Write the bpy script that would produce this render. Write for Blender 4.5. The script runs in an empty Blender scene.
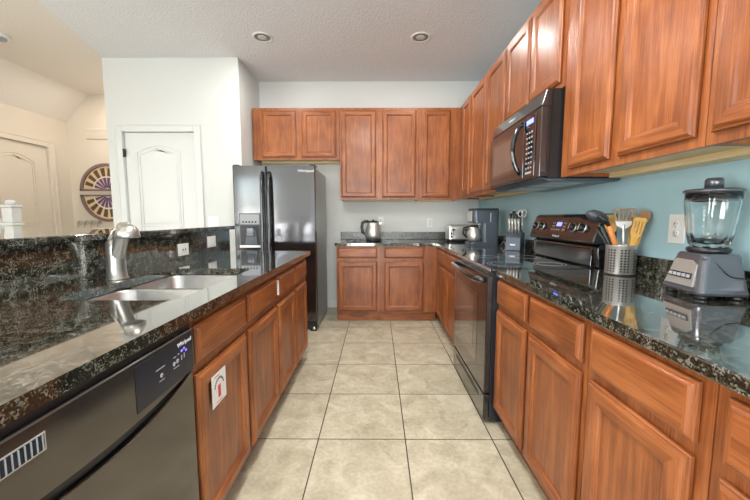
import bpy, bmesh, math, random
from mathutils import Vector, Matrix
random.seed(4)
S = bpy.context.scene
C = S.collection
PI = math.pi
def R(a): return math.radians(a)

# ------------------------------------------------------------------ camera
cd = bpy.data.cameras.new('camera'); cam = bpy.data.objects.new('camera', cd); C.objects.link(cam)
cd.sensor_width = 36; cd.lens = 36 * 338 / 750; cd.clip_start = 0.02
cam.location = (0, 0, 1.2); cam.rotation_euler = (R(90 - 5.49), 0, R(0.34))
S.camera = cam
# ------------------------------------------------------------------ world and light
S.view_settings.view_transform = 'Standard'; S.view_settings.look = 'None'
S.view_settings.gamma = 1.0; S.view_settings.use_curve_mapping = False
S.view_settings.exposure = 0.33
W = bpy.data.worlds.new('sky'); S.world = W; W.use_nodes = True
wn = W.node_tree; bgn = wn.nodes['Background']
sky = wn.nodes.new('ShaderNodeTexSky'); sky.sky_type = 'NISHITA'; sky.sun_disc = False
sky.sun_elevation = R(50); sky.sun_rotation = R(120)
wn.links.new(sky.outputs[0], bgn.inputs['Color']); bgn.inputs['Strength'].default_value = 0.35

def area(name, loc, rot, sx, sy, power, col, shape='RECTANGLE'):
    l = bpy.data.lights.new(name, 'AREA'); l.shape = shape; l.size = sx
    if shape in ('RECTANGLE', 'ELLIPSE'): l.size_y = sy
    l.energy = power; l.color = col
    o = bpy.data.objects.new(name, l); C.objects.link(o); o.location = loc; o.rotation_euler = rot
    return o
WINDOWS = [(-4.30, -3.05, 0.75, 2.45), (-1.70, -0.05, 0.1, 2.45), (0.20, 1.2, 0.55, 2.4)]   # in the wall behind the camera
YB = -3.3
for (a, b, c, d) in WINDOWS:
    kw = 0.36 if a < -3 else 1.15      # left window dimmed to hold down its refrigerator reflection
    area('window_daylight', ((a+b)/2, YB-0.35, (c+d)/2), (R(90), 0, 0), b-a, d-c, kw*22*(b-a)*(d-c), (0.95, 1.0, 0.93) if a < -3 else (.97, .99, 1.0))
    area('window_bounce_fill', ((a+b)/2, YB-0.30, c+.35), (R(128), 0, 0), b-a, .9, kw*22*(b-a), (1.0, 0.98, 0.93))  # extra lamp aimed upward, added to lift the ceiling as ground bounce
SIDE = [(-2.8, -1.2, 0.1, 2.4), (-0.9, 0.7, 0.1, 2.4)]      # windows in the left wall: y0, y1, z0, z1
for (a, b, c, d) in SIDE:
    kw = 1.15 if a < -2 else .62
    area('side_window_daylight', (-4.75, (a+b)/2, (c+d)/2), (R(90), 0, R(-90)), b-a, d-c, kw*30*(b-a)*(d-c), (.97, .99, 1.0))
    area('side_bounce_fill', (-4.70, (a+b)/2, c+.35), (R(125), 0, R(-90)), b-a, .8, kw*30*(b-a), (1.0, 0.99, 0.97))  # same added upward fill for the side windows
for a, b in ((-1.09, 3.39), (.415, 3.40)): area('recessed_lamp_fill', (a, b, 2.890), (0, 0, 0), .08, .08, 9, (1.0, .97, .92), 'DISK')  # cans look unlit; fill added to brighten the counter and back wall
area('floor_fill_light', (-.20, 1.15, 2.83), (0, 0, 0), .34, 1.25, 46, (1.0, .97, .92))  # added lamp out of view, brightens the aisle floor; no known fixture
area('hall_lamp_light', (-3.45, 4.35, 2.88), (0, 0, 0), .25, .25, 9, (1.0, .90, .80), 'DISK')

# ------------------------------------------------------------------ materials
def new_mat(name):
    m = bpy.data.materials.new(name); m.use_nodes = True
    nt = m.node_tree; b = nt.nodes['Principled BSDF']
    return m, nt, b
def N(nt, t, **kw):
    n = nt.nodes.new(t)
    for k, v in kw.items():
        if hasattr(n, k): setattr(n, k, v)
        else: n.inputs[k].default_value = v
    return n
def plain(name, col, rough=0.5, metal=0.0, coat=0.0, spec=0.5, bump=0, bscale=200, var=0.0):
    m, nt, b = new_mat(name)
    b.inputs['Base Color'].default_value = (*col, 1); b.inputs['Roughness'].default_value = rough
    b.inputs['Metallic'].default_value = metal; b.inputs['Coat Weight'].default_value = coat
    b.inputs['Coat Roughness'].default_value = 0.04
    b.inputs['Specular IOR Level'].default_value = spec
    tc = N(nt, 'ShaderNodeTexCoord'); nz = N(nt, 'ShaderNodeTexNoise', Scale=bscale, Detail=3.0)
    nt.links.new(tc.outputs['Object'], nz.inputs['Vector'])
    if bump:
        bp = N(nt, 'ShaderNodeBump', Strength=bump, Distance=0.004)
        nt.links.new(nz.outputs['Fac'], bp.inputs['Height']); nt.links.new(bp.outputs['Normal'], b.inputs['Normal'])
    if var:
        n2 = N(nt, 'ShaderNodeTexNoise', Scale=1.7, Detail=3.0); nt.links.new(tc.outputs['Object'], n2.inputs['Vector'])
        mx = N(nt, 'ShaderNodeMixRGB', blend_type='MULTIPLY'); mx.inputs[0].default_value = var
        mx.inputs[1].default_value = (*col, 1); nt.links.new(n2.outputs['Fac'], mx.inputs[2]); 
        nt.links.new(mx.outputs[0], b.inputs['Base Color'])
    return m
def ramp(nt, stops):
    r = nt.nodes.new('ShaderNodeValToRGB'); e = r.color_ramp.elements
    while len(e) < len(stops): e.new(0.5)
    for i, (p, c) in enumerate(stops): e[i].position = p; e[i].color = (*c, 1)
    return r
def wood(name, axis, dark, mid, light, rough=0.36, coat=0.12, cath=1.0):
    """stained oak; axis = direction of the grain in the object's own frame"""
    m, nt, b = new_mat(name)
    tc = N(nt, 'ShaderNodeTexCoord'); oi = N(nt, 'ShaderNodeObjectInfo')
    add = N(nt, 'ShaderNodeVectorMath', operation='ADD')
    mul = N(nt, 'ShaderNodeMath', operation='MULTIPLY'); mul.inputs[1].default_value = 37.0
    nt.links.new(oi.outputs['Random'], mul.inputs[0])
    nt.links.new(tc.outputs['Object'], add.inputs[0]); nt.links.new(mul.outputs[0], add.inputs[1])
    sc = {'Z': ((1, 1, .09), (1, 1, .02)), 'X': ((.09, 1, 1), (.02, 1, 1)), 'Y': ((1, .09, 1), (1, .02, 1))}[axis]
    mp = N(nt, 'ShaderNodeMapping'); mp.inputs['Scale'].default_value = sc[0]; nt.links.new(add.outputs[0], mp.inputs['Vector'])
    mp2 = N(nt, 'ShaderNodeMapping'); mp2.inputs['Scale'].default_value = sc[1]; nt.links.new(add.outputs[0], mp2.inputs['Vector'])
    big = N(nt, 'ShaderNodeTexNoise', Scale=9.0, Detail=2.0, Distortion=0.8); nt.links.new(mp.outputs[0], big.inputs['Vector'])
    # cathedral rings from contour lines of a smooth noise
    ring = N(nt, 'ShaderNodeMath', operation='MULTIPLY'); ring.inputs[1].default_value = 34.0; nt.links.new(big.outputs['Fac'], ring.inputs[0])
    sn = N(nt, 'ShaderNodeMath', operation='SINE'); nt.links.new(ring.outputs[0], sn.inputs[0])
    fine = N(nt, 'ShaderNodeTexNoise', Scale=300.0, Detail=4.0, Roughness=0.65); nt.links.new(mp2.outputs[0], fine.inputs['Vector'])
    blot = N(nt, 'ShaderNodeTexNoise', Scale=6.0, Detail=3.0); nt.links.new(add.outputs[0], blot.inputs['Vector'])
    m1 = N(nt, 'ShaderNodeMath', operation='MULTIPLY_ADD'); m1.inputs[1].default_value = 0.085*cath; nt.links.new(sn.outputs[0], m1.inputs[0])
    fs = N(nt, 'ShaderNodeMath', operation='MULTIPLY_ADD'); fs.inputs[1].default_value = .95; fs.inputs[2].default_value = .025; nt.links.new(fine.outputs['Fac'], fs.inputs[0]); nt.links.new(fs.outputs[0], m1.inputs[2])
    m2 = N(nt, 'ShaderNodeMath', operation='MULTIPLY_ADD'); m2.inputs[1].default_value = 0.55; nt.links.new(blot.outputs['Fac'], m2.inputs[0])
    nt.links.new(m1.outputs[0], m2.inputs[2])
    rp = ramp(nt, [(0.46, dark), (0.78, mid), (1.0, light)]); nt.links.new(m2.outputs[0], rp.inputs[0])
    nt.links.new(rp.outputs[0], b.inputs['Base Color'])
    b.inputs['Roughness'].default_value = rough; b.inputs['Coat Weight'].default_value = coat; b.inputs['Coat Roughness'].default_value = 0.18
    bp = N(nt, 'ShaderNodeBump', Strength=0.12, Distance=0.001); nt.links.new(fine.outputs['Fac'], bp.inputs['Height'])
    nt.links.new(bp.outputs['Normal'], b.inputs['Normal'])
    return m
WD, WM, WL = (0.12, 0.030, 0.007), (0.275, 0.079, 0.020), (0.39, 0.130, 0.038)
wood_v = wood('stained_oak_upright', 'Z', WD, WM, WL)
wood_h = wood('stained_oak_lengthwise', 'X', WD, WM, WL)
maple = wood('pale_maple_ply', 'X', (0.64, 0.46, 0.22), (0.76, 0.60, 0.34), (0.82, 0.70, 0.46), 0.5, 0, 0.3)
bamboo = wood('bamboo', 'Z', (0.50, 0.26, 0.05), (0.68, 0.38, 0.09), (0.78, 0.50, 0.16), 0.45, 0, 0.3)
walnut_tip = wood('brown_wood', 'Z', (0.16, 0.07, 0.02), (0.28, 0.13, 0.04), (0.36, 0.18, 0.06), 0.5, 0, 0.3)

def granite(name='speckled_dark_granite', coat=1.0, rough=0.07):
    m, nt, b = new_mat(name)
    tc = N(nt, 'ShaderNodeTexCoord')
    v = N(nt, 'ShaderNodeTexVoronoi', Scale=250.0); nt.links.new(tc.outputs['Object'], v.inputs['Vector'])
    sep = N(nt, 'ShaderNodeSeparateColor'); nt.links.new(v.outputs['Color'], sep.inputs[0])
    nz = N(nt, 'ShaderNodeTexNoise', Scale=38.0, Detail=4.0); nt.links.new(tc.outputs['Object'], nz.inputs['Vector'])
    ad = N(nt, 'ShaderNodeMath', operation='MULTIPLY_ADD'); ad.inputs[1].default_value = 0.55
    nt.links.new(sep.outputs[0], ad.inputs[0]); nt.links.new(nz.outputs['Fac'], ad.inputs[2])
    rp = ramp(nt, [(0.0, (.006, .006, .005)), (0.66, (.010, .011, .008)), (0.82, (.030, .032, .022)), (0.93, (.080, .070, .042)), (1.0, (.155, .15, .13))])
    nt.links.new(ad.outputs[0], rp.inputs[0])
    nt.links.new(rp.outputs[0], b.inputs['Base Color'])
    b.inputs['Roughness'].default_value = rough; b.inputs['Specular IOR Level'].default_value = 0.75
    b.inputs['Coat Weight'].default_value = coat; b.inputs['Coat Roughness'].default_value = 0.015; b.inputs['Coat IOR'].default_value = 1.5
    return m
granite_m = granite(); granite_soft = granite('softly_polished_granite', .12, .34)

def perforated():
    m, nt, b = new_mat('perforated_stainless'); b.inputs['Metallic'].default_value = .8; b.inputs['Roughness'].default_value = .34
    tc = N(nt, 'ShaderNodeTexCoord'); sp = N(nt, 'ShaderNodeSeparateXYZ'); nt.links.new(tc.outputs['Object'], sp.inputs[0])
    def M(op, a, b_=None):
        n = N(nt, 'ShaderNodeMath', operation=op)
        for k, v in enumerate((a, b_)):
            if v is None: continue
            if isinstance(v, (int, float)): n.inputs[k].default_value = v
            else: nt.links.new(v, n.inputs[k])
        return n.outputs[0]
    an = M('MULTIPLY', M('ADD', M('ARCTAN2', sp.outputs[1], sp.outputs[0]), PI), 28/(2*PI))
    fu = M('SUBTRACT', M('FRACT', an), .5); fv = M('SUBTRACT', M('FRACT', M('MULTIPLY', sp.outputs[2], 76.0)), .5)
    d = M('ADD', M('POWER', M('ABSOLUTE', fu), 2.0), M('POWER', M('ABSOLUTE', fv), 2.0))
    hole = M('LESS_THAN', d, .085); keep = M('LESS_THAN', M('FRACT', M('DIVIDE', an, 4.0)), .75)
    zr = M('MULTIPLY', M('GREATER_THAN', sp.outputs[2], .018), M('LESS_THAN', sp.outputs[2], .130))
    mask = M('MULTIPLY', M('MULTIPLY', hole, keep), zr)
    mx = N(nt, 'ShaderNodeMixRGB'); mx.inputs[1].default_value = (.66, .64, .61, 1); mx.inputs[2].default_value = (.03, .02, .02, 1)
    nt.links.new(mask, mx.inputs[0]); nt.links.new(mx.outputs[0], b.inputs['Base Color'])
    return m
perf_m = perforated()
def tiles():
    m, nt, b = new_mat('beige_ceramic_tile')
    tc = N(nt, 'ShaderNodeTexCoord'); sep = N(nt, 'ShaderNodeSeparateXYZ'); nt.links.new(tc.outputs['Object'], sep.inputs[0])
    T = 0.472
    def line(sock, off):
        a = N(nt, 'ShaderNodeMath', operation='ADD'); a.inputs[1].default_value = -off + 40*T; nt.links.new(sock, a.inputs[0])
        d = N(nt, 'ShaderNodeMath', operation='DIVIDE'); d.inputs[1].default_value = T; nt.links.new(a.outputs[0], d.inputs[0])
        f = N(nt, 'ShaderNodeMath', operation='FRACT'); nt.links.new(d.outputs[0], f.inputs[0])
        fl = N(nt, 'ShaderNodeMath', operation='FLOOR'); nt.links.new(d.outputs[0], fl.inputs[0])
        p = N(nt, 'ShaderNodeMath', operation='PINGPONG'); p.inputs[1].default_value = 0.5; nt.links.new(f.outputs[0], p.inputs[0])
        return p.outputs[0], fl.outputs[0]
    px, fx = line(sep.outputs[0], -0.318); py, fy = line(sep.outputs[1], 2.203)
    mn = N(nt, 'ShaderNodeMath', operation='MINIMUM'); nt.links.new(px, mn.inputs[0]); nt.links.new(py, mn.inputs[1])
    mr = N(nt, 'ShaderNodeMapRange'); mr.inputs[1].default_value = 0.0045; mr.inputs[2].default_value = 0.0075
    nt.links.new(mn.outputs[0], mr.inputs[0])
    cx = N(nt, 'ShaderNodeCombineXYZ'); nt.links.new(fx, cx.inputs[0]); nt.links.new(fy, cx.inputs[1])
    wnz = N(nt, 'ShaderNodeTexWhiteNoise'); nt.links.new(cx.outputs[0], wnz.inputs['Vector'])
    vs = N(nt, 'ShaderNodeVectorMath', operation='SCALE'); vs.inputs['Scale'].default_value = 5.0; nt.links.new(wnz.outputs['Color'], vs.inputs[0])
    va = N(nt, 'ShaderNodeVectorMath', operation='ADD'); nt.links.new(tc.outputs['Object'], va.inputs[0]); nt.links.new(vs.outputs[0], va.inputs[1])
    n1 = N(nt, 'ShaderNodeTexNoise', Scale=7.0, Detail=8.0, Roughness=0.62, Distortion=0.6); nt.links.new(va.outputs[0], n1.inputs['Vector'])
    n2 = N(nt, 'ShaderNodeTexNoise', Scale=60.0, Detail=4.0); nt.links.new(va.outputs[0], n2.inputs['Vector'])
    mm = N(nt, 'ShaderNodeMath', operation='MULTIPLY_ADD'); mm.inputs[1].default_value = 0.35
    nt.links.new(n2.outputs['Fac'], mm.inputs[0]); nt.links.new(n1.outputs['Fac'], mm.inputs[2])
    rp = ramp(nt, [(0.48, (.40, .355, .25)), (0.68, (.54, .49, .36)), (0.86, (.66, .61, .47))]); nt.links.new(mm.outputs[0], rp.inputs[0])
    mx = N(nt, 'ShaderNodeMixRGB'); mx.inputs[1].default_value = (.05, .042, .033, 1)
    nt.links.new(mr.outputs[0], mx.inputs[0]); nt.links.new(rp.outputs[0], mx.inputs[2])
    nt.links.new(mx.outputs[0], b.inputs['Base Color'])
    b.inputs['Roughness'].default_value = 0.38
    bp = N(nt, 'ShaderNodeBump', Strength=0.5, Distance=0.003); nt.links.new(mr.outputs[0], bp.inputs['Height']); nt.links.new(bp.outputs['Normal'], b.inputs['Normal'])
    return m
tile_m = tiles()

def ceiling_mat(name, col, strength):
    m, nt, b = new_mat(name)
    tc = N(nt, 'ShaderNodeTexCoord')
    n1 = N(nt, 'ShaderNodeTexNoise', Scale=46.0, Detail=3.0, Roughness=0.55); nt.links.new(tc.outputs['Object'], n1.inputs['Vector'])
    rp = ramp(nt, [(0.42, (0, 0, 0)), (0.56, (1, 1, 1))]); nt.links.new(n1.outputs['Fac'], rp.inputs[0])
    bp = N(nt, 'ShaderNodeBump', Strength=strength, Distance=0.006); nt.links.new(rp.outputs[0], bp.inputs['Height']); nt.links.new(bp.outputs['Normal'], b.inputs['Normal'])
    b.inputs['Base Color'].default_value = (*col, 1); b.inputs['Roughness'].default_value = 0.8
    return m
ceil_m = ceiling_mat('knockdown_ceiling_white', (.76, .76, .78), 0.38)
ceil_warm = ceiling_mat('hall_ceiling_cream', (.78, .72, .66), 0.2)
white_wall = plain('white_wall_paint', (.66, .67, .65), 0.6, bump=.08, bscale=90)
blue_wall = plain('pale_blue_wall_paint', (.40, .60, .66), 0.6, bump=.08, bscale=90)
beige_wall = plain('warm_beige_wall_paint', (.70, .62, .52), 0.6, bump=.08, bscale=90)
door_white = plain('white_door_paint', (.68, .69, .68), 0.4)
door_cream = plain('cream_door_paint', (.72, .64, .54), 0.4)
groove_m = plain('shadowed_joint_paint', (.45, .45, .45), 0.5)
black_steel = plain('black_stainless_steel', (.17, .17, .18), 0.10, 0.95)
dark_steel = plain('dark_appliance_front', (.15, .140, .13), 0.12, 0.9)
appliance_black = plain('black_appliance_enamel', (.075, .073, .074), 0.12, 0.75, 0.6)
side_gray = plain('grey_painted_steel', (.30, .32, .31), 0.3, 0.3)
black_gloss = plain('black_gloss_enamel', (.010, .010, .011), 0.08, 0, 1.0)
black_glass = plain('black_ceramic_glass', (.006, .006, .007), 0.03, 0, 1.0, 0.9)
black_mat = plain('black_plastic', (.014, .014, .015), 0.35)
navy_side = plain('dark_blue_black_side', (.022, .026, .036), 0.25, 0.2, 0.5)
window_tint = plain('tinted_oven_glass', (.085, .055, .040), 0.07, 0.3, 1.0)
oven_glass = plain('grey_oven_window', (.22, .21, .19), 0.10, 0.6, 1.0)
grey_plastic = plain('grey_blue_plastic', (.085, .105, .13), 0.3, 0.25)
mid_plastic = plain('smoke_grey_plastic', (.115, .12, .14), 0.16, 0.5, 0.6)
steel = plain('brushed_stainless', (.66, .64, .61), 0.34, 0.8)
satin = plain('satin_nickel', (.46, .44, .40), 0.33, 0.9)
sink_steel = plain('satin_sink_steel', (.50, .50, .49), 0.33, 0.95)
chrome = plain('polished_chrome', (.75, .75, .76), 0.08, 1.0)
white_plastic = plain('white_plastic', (.80, .80, .78), 0.35)
slot_dark = plain('dark_slot', (.05, .05, .05), 0.5)
display_m = plain('dark_display_film', (.012, .014, .026), 0.22)
grey_mark = plain('grey_print', (.35, .36, .38), 0.5)
white_mark = plain('white_print', (.80, .80, .82), 0.5)
red_print = plain('red_print', (.62, .05, .04), 0.5)
paper = plain('white_paper', (.80, .78, .76), 0.6)
can_grey = plain('lamp_recess_grey', (.22, .22, .21), 0.5)
bronze = plain('bronze_purple_frame', (.20, .13, .125), 0.45)
cream_tile = plain('cream_art_panel', (.74, .56, .32), 0.5)
purple_ring = plain('violet_art_ring', (.13, .06, .20), 0.4)
brown_spoke = plain('brown_art_spoke', (.10, .055, .035), 0.5)
olive = plain('olive_brown_nylon', (.15, .10, .045), 0.4)
orange_pl = plain('orange_handle', (.60, .20, .05), 0.4)
grey_nylon = plain('charcoal_nylon', (.045, .05, .055), 0.35)
sofa_m = plain('dark_fabric', (.02, .022, .028), 0.9)
def emis(name, col, s):
    m, nt, b = new_mat(name); b.inputs['Emission Color'].default_value = (*col, 1); b.inputs['Emission Strength'].default_value = s
    b.inputs['Base Color'].default_value = (*col, 1); return m
blue_led = emis('blue_display', (.12, .16, 1.0), 3.0)
blue_led_soft = emis('blue_indicator', (.20, .15, 1.0), 1.2)
bulb_m = plain('frosted_lamp', (.55, .53, .48), .4)
def glass_mat():
    m, nt, b = new_mat('clear_glass')
    b.inputs['Base Color'].default_value = (.95, .98, .98, 1); b.inputs['Roughness'].default_value = 0.02
    b.inputs['Transmission Weight'].default_value = 1.0; b.inputs['IOR'].default_value = 1.46
    return m
glass_m = glass_mat()
def pane_mat():
    m = bpy.data.materials.new('window_pane_glass'); m.use_nodes = True; nt = m.node_tree; nt.nodes.clear()
    o = N(nt, 'ShaderNodeOutputMaterial'); t = N(nt, 'ShaderNodeBsdfTransparent'); g = N(nt, 'ShaderNodeBsdfGlossy'); mx = N(nt, 'ShaderNodeMixShader')
    g.inputs['Roughness'].default_value = 0.02; mx.inputs[0].default_value = 0.08
    nt.links.new(t.outputs[0], mx.inputs[1]); nt.links.new(g.outputs[0], mx.inputs[2]); nt.links.new(mx.outputs[0], o.inputs[0]); return m
pane_m = pane_mat()

# ------------------------------------------------------------------ mesh helpers
class MB:
    def __init__(s): s.bm = bmesh.new(); s.mats = []
    def mi(s, m):
        if m not in s.mats: s.mats.append(m)
        return s.mats.index(m)
    def box(s, x0, x1, y0, y1, z0, z1, m, bev=0.0, seg=1):
        i = s.mi(m); b2 = bmesh.new()
        r = bmesh.ops.create_cube(b2, size=1)
        for v in b2.verts: v.co = Vector(((x0+x1)/2 + v.co.x*(x1-x0), (y0+y1)/2 + v.co.y*(y1-y0), (z0+z1)/2 + v.co.z*(z1-z0)))
        if bev:
            bmesh.ops.bevel(b2, geom=list(b2.edges), offset=bev, segments=seg, profile=0.5, affect='EDGES')
        s.merge(b2, i, smooth=False); return s
    def merge(s, b2, i, smooth=False, mat=None):
        mp = {}
        for v in b2.verts: mp[v] = s.bm.verts.new(mat @ v.co if mat else v.co)
        for f in b2.faces:
            try: nf = s.bm.faces.new([mp[v] for v in f.verts])
            except ValueError: continue
            nf.material_index = i; nf.smooth = smooth
        b2.free()
    def prism(s, pts, axis, a0, a1, m, bev=0.0):
        """pts 2-D outline, extruded along axis: 'X' (y,z), 'Y' (x,z), 'Z' (x,y)"""
        i = s.mi(m); b2 = bmesh.new()
        def P(p, a): return {'X': (a, p[0], p[1]), 'Y': (p[0], a, p[1]), 'Z': (p[0], p[1], a)}[axis]
        A = [b2.verts.new(P(p, a0)) for p in pts]; B = [b2.verts.new(P(p, a1)) for p in pts]
        b2.faces.new(A); b2.faces.new(B[::-1]); n = len(pts)
        for k in range(n): b2.faces.new([A[k], B[k], B[(k+1) % n], A[(k+1) % n]])
        bmesh.ops.recalc_face_normals(b2, faces=b2.faces)
        if bev: bmesh.ops.bevel(b2, geom=list(b2.edges), offset=bev, segments=1, affect='EDGES')
        s.merge(b2, i); return s
    def lathe(s, prof, m, c=(0, 0, 0), seg=32, axis='Z', flute=None, cap=True, sx=1, sy=1):
        """prof = [(r, z)...]; flute(z, angle) -> radius factor"""
        i = s.mi(m); b2 = bmesh.new(); rings = []
        def P(x, y, z):
            if axis == 'Z': q = (x, y, z)
            elif axis == 'Y': q = (x, z, y)
            else: q = (z, x, y)
            return (c[0]+q[0], c[1]+q[1], c[2]+q[2])
        for (r, z) in prof:
            rings.append([b2.verts.new(P(r*sx*math.cos(2*PI*k/seg)*(flute(z, 2*PI*k/seg) if flute else 1), r*sy*math.sin(2*PI*k/seg)*(flute(z, 2*PI*k/seg) if flute else 1), z)) for k in range(seg)])
        for a, b in zip(rings, rings[1:]):
            for k in range(seg): b2.faces.new([a[k], a[(k+1) % seg], b[(k+1) % seg], b[k]])
        if cap:
            if prof[0][0] > 1e-6: b2.faces.new(rings[0][::-1])
            if prof[-1][0] > 1e-6: b2.faces.new(rings[-1])
        bmesh.ops.remove_doubles(b2, verts=b2.verts, dist=1e-6)
        bmesh.ops.recalc_face_normals(b2, faces=b2.faces)
        s.merge(b2, i, smooth=True); return s
    def tube(s, pts, r, m, seg=10, flat=1.0):
        """swept tube; r number or list; flat squashes the second cross axis"""
        i = s.mi(m); b2 = bmesh.new(); pts = [Vector(p) for p in pts]; n = len(pts)
        rs = r if isinstance(r, (list, tuple)) else [r]*n
        rings = []; up = None
        for k, p in enumerate(pts):
            t = (pts[min(k+1, n-1)] - pts[max(k-1, 0)]).normalized()
            if up is None:
                up = Vector((0, 0, 1)) if abs(t.z) < 0.9 else Vector((1, 0, 0))
            a = t.cross(up).normalized(); up = a.cross(t).normalized()
            rings.append([b2.verts.new(p + a*rs[k]*math.cos(2*PI*j/seg) + up*rs[k]*flat*math.sin(2*PI*j/seg)) for j in range(seg)])
        for a, b in zip(rings, rings[1:]):
            for k in range(seg): b2.faces.new([a[k], a[(k+1) % seg], b[(k+1) % seg], b[k]])
        b2.faces.new(rings[0][::-1]); b2.faces.new(rings[-1])
        bmesh.ops.recalc_face_normals(b2, faces=b2.faces)
        s.merge(b2, i, smooth=True); return s
    def loft(s, loops, m, cap=True, smooth=False):
        i = s.mi(m); b2 = bmesh.new()
        rr = [[b2.verts.new(p) for p in L] for L in loops]
        for a, b in zip(rr, rr[1:]):
            n = len(a)
            for k in range(n): b2.faces.new([a[k], a[(k+1) % n], b[(k+1) % n], b[k]])
        if cap: b2.faces.new(rr[0][::-1]); b2.faces.new(rr[-1])
        bmesh.ops.recalc_face_normals(b2, faces=b2.faces)
        s.merge(b2, i, smooth=smooth); return s
    def build(s, name, parent=None, loc=None, rot=None):
        me = bpy.data.meshes.new(name); s.bm.to_mesh(me); s.bm.free()
        for m in s.mats: me.materials.append(m)
        o = bpy.data.objects.new(name, me); C.objects.link(o)
        if parent: o.parent = parent
        if loc: o.location = loc
        if rot: o.rotation_euler = rot
        return o
def thing(name, label, cat, loc=(0, 0, 0), rotz=0, group=None):
    o = bpy.data.objects.new(name, None); C.objects.link(o); o.empty_display_size = 0.1
    o.location = loc; o.rotation_euler = (0, 0, R(rotz)); o['label'] = label; o['category'] = cat
    if group: o['group'] = group
    return o
def tag(o, label, cat, group=None):
    o['label'] = label; o['category'] = cat
    if group: o['group'] = group
    return o
def struct(o): o['kind'] = 'structure'; return o
def text(body, size, mat, parent, loc, rot, name='lettering', ext=0.0004, bold=0.0, align='CENTER'):
    c = bpy.data.curves.new(name, 'FONT'); c.body = body; c.size = size; c.extrude = ext; c.align_x = align; c.align_y = 'CENTER'; c.offset = bold
    t = bpy.data.objects.new(name, c); C.objects.link(t)
    me = bpy.data.meshes.new_from_object(t); bpy.data.objects.remove(t); me.materials.clear(); me.materials.append(mat)
    o = bpy.data.objects.new(name, me); C.objects.link(o); o.parent = parent; o.location = loc; o.rotation_euler = rot
    return o
def rrect(hx, hy, r, z, n=5, cx=0, cy=0):
    out = []
    for (sx, sy, a0) in ((1, 1, 0), (-1, 1, 90), (-1, -1, 180), (1, -1, 270)):
        for k in range(n+1):
            a = R(a0 + 90*k/n); out.append((cx + sx*(hx-r) + r*math.cos(a), cy + sy*(hy-r) + r*math.sin(a), z))
    return out

# ------------------------------------------------------------------ the setting
XR = 1.325; YW = 4.45; ZC = 2.91; XL = -4.4; YH = 4.9; YP = 3.80; PX0, PX1 = -2.965, -1.495
def sbox(name, b, m):
    q = MB(); q.box(*b, m); return struct(q.build(name))
sbox('floor', (XL-.1, XR+.1, YB-.1, YH+.1, -0.08, 0), tile_m)
# kitchen ceiling in one slab with the hall ceiling beside it
KX = -2.93
def KXat(y): return -2.945 + .263*(3.8-y) if y < 3.8 else -2.945
Y0, Y1 = YB-.1, YH+.1
q = MB(); q.prism([(KXat(Y0), Y0), (XR+.1, Y0), (XR+.1, Y1), (-2.945, Y1), (-2.945, 3.8)], 'Z', ZC, ZC+.12, ceil_m); struct(q.build('ceiling'))
q = MB(); q.prism([(XL-.1, Y0), (KXat(Y0)-.0005, Y0), (-2.9455, 3.8), (-2.9455, Y1), (XL-.1, Y1)], 'Z', ZC, ZC+.12, ceil_warm); struct(q.build('ceiling_hall'))
sbox('wall_right', (XR, XR+.12, YB-.1, YH+.1, 0, ZC), blue_wall)
sbox('wall_back', (PX1, XR, YW, YW+.12, 0, ZC), white_wall)
sbox('wall_pantry_side', (PX1-.12, PX1, YP+.121, YW+.12, 0, ZC), white_wall)
sbox('wall_pantry_left', (PX0, PX0+.12, YP+.121, YH, 0, ZC), white_wall)
# pantry front wall with the door opening
q = MB(); DX0, DX1, DZ = -2.795, -2.005, 2.135
q.box(PX0, DX0, YP, YP+.12, 0, ZC, white_wall); q.box(DX1, PX1, YP, YP+.12, 0, ZC, white_wall); q.box(DX0, DX1, YP, YP+.12, DZ, ZC, white_wall)
struct(q.build('wall_pantry_front'))
sbox('wall_hall_back', (XL, PX0, YH, YH+.12, 0, ZC), beige_wall)
# hall side wall, 2.54 m high, then a sloped stair soffit up to the ceiling
q = MB(); HY0, HY1 = 3.80, 4.60
ys = [YB] + [v for w_ in SIDE for v in w_[:2]] + [HY0]
for k in range(0, len(ys), 2): q.box(XL-.12, XL, ys[k], ys[k+1], 0, 2.54, beige_wall)
for (a, b, c, d) in SIDE: q.box(XL-.12, XL, a, b, 0, c, beige_wall); q.box(XL-.12, XL, a, b, d, 2.54, beige_wall)
q.box(XL-.12, XL, HY1, YH, 0, 2.54, beige_wall); q.box(XL-.12, XL, HY0, HY1, DZ, 2.54, beige_wall)
struct(q.build('wall_left'))
q = MB(); q.prism([(XL-.1, 2.541), (XL, 2.541), (XL+.36, ZC-.001), (XL-.1, ZC-.001)], 'Y', YB+.3, YH-.001, ceil_warm); struct(q.build('ceiling_soffit'))
# wall behind the camera, with its windows
q = MB(); xs = [XL] + [v for w in WINDOWS for v in w[:2]] + [XR]
for k in range(0, len(xs), 2): q.box(xs[k], xs[k+1], YB-.12, YB, 0, ZC, white_wall)
for (a, b, c, d) in WINDOWS: q.box(a, b, YB-.12, YB, 0, c, white_wall); q.box(a, b, YB-.12, YB, d, ZC, white_wall)
struct(q.build('wall_front'))
for k, (a, b, c, d) in enumerate(WINDOWS):
    q = MB(); t = .05
    q.box(a, a+t, YB-.09, YB-.03, c, d, door_white); q.box(b-t, b, YB-.09, YB-.03, c, d, door_white)
    q.box(a, b, YB-.09, YB-.03, c, c+t, door_white); q.box(a, b, YB-.09, YB-.03, d-t, d, door_white)
    q.box((a+b)/2-t/2, (a+b)/2+t/2, YB-.09, YB-.03, c, d, door_white)
    q.box(a+t, b-t, YB-.085, YB-.05, (c+d)/2-.02, (c+d)/2+.02, door_white)
    w = struct(q.build('window_%d' % (k+1)))
    g = MB(); g.box(a+t, b-t, YB-.066, YB-.062, c+t, d-t, pane_m); g.build('pane', w)

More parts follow.
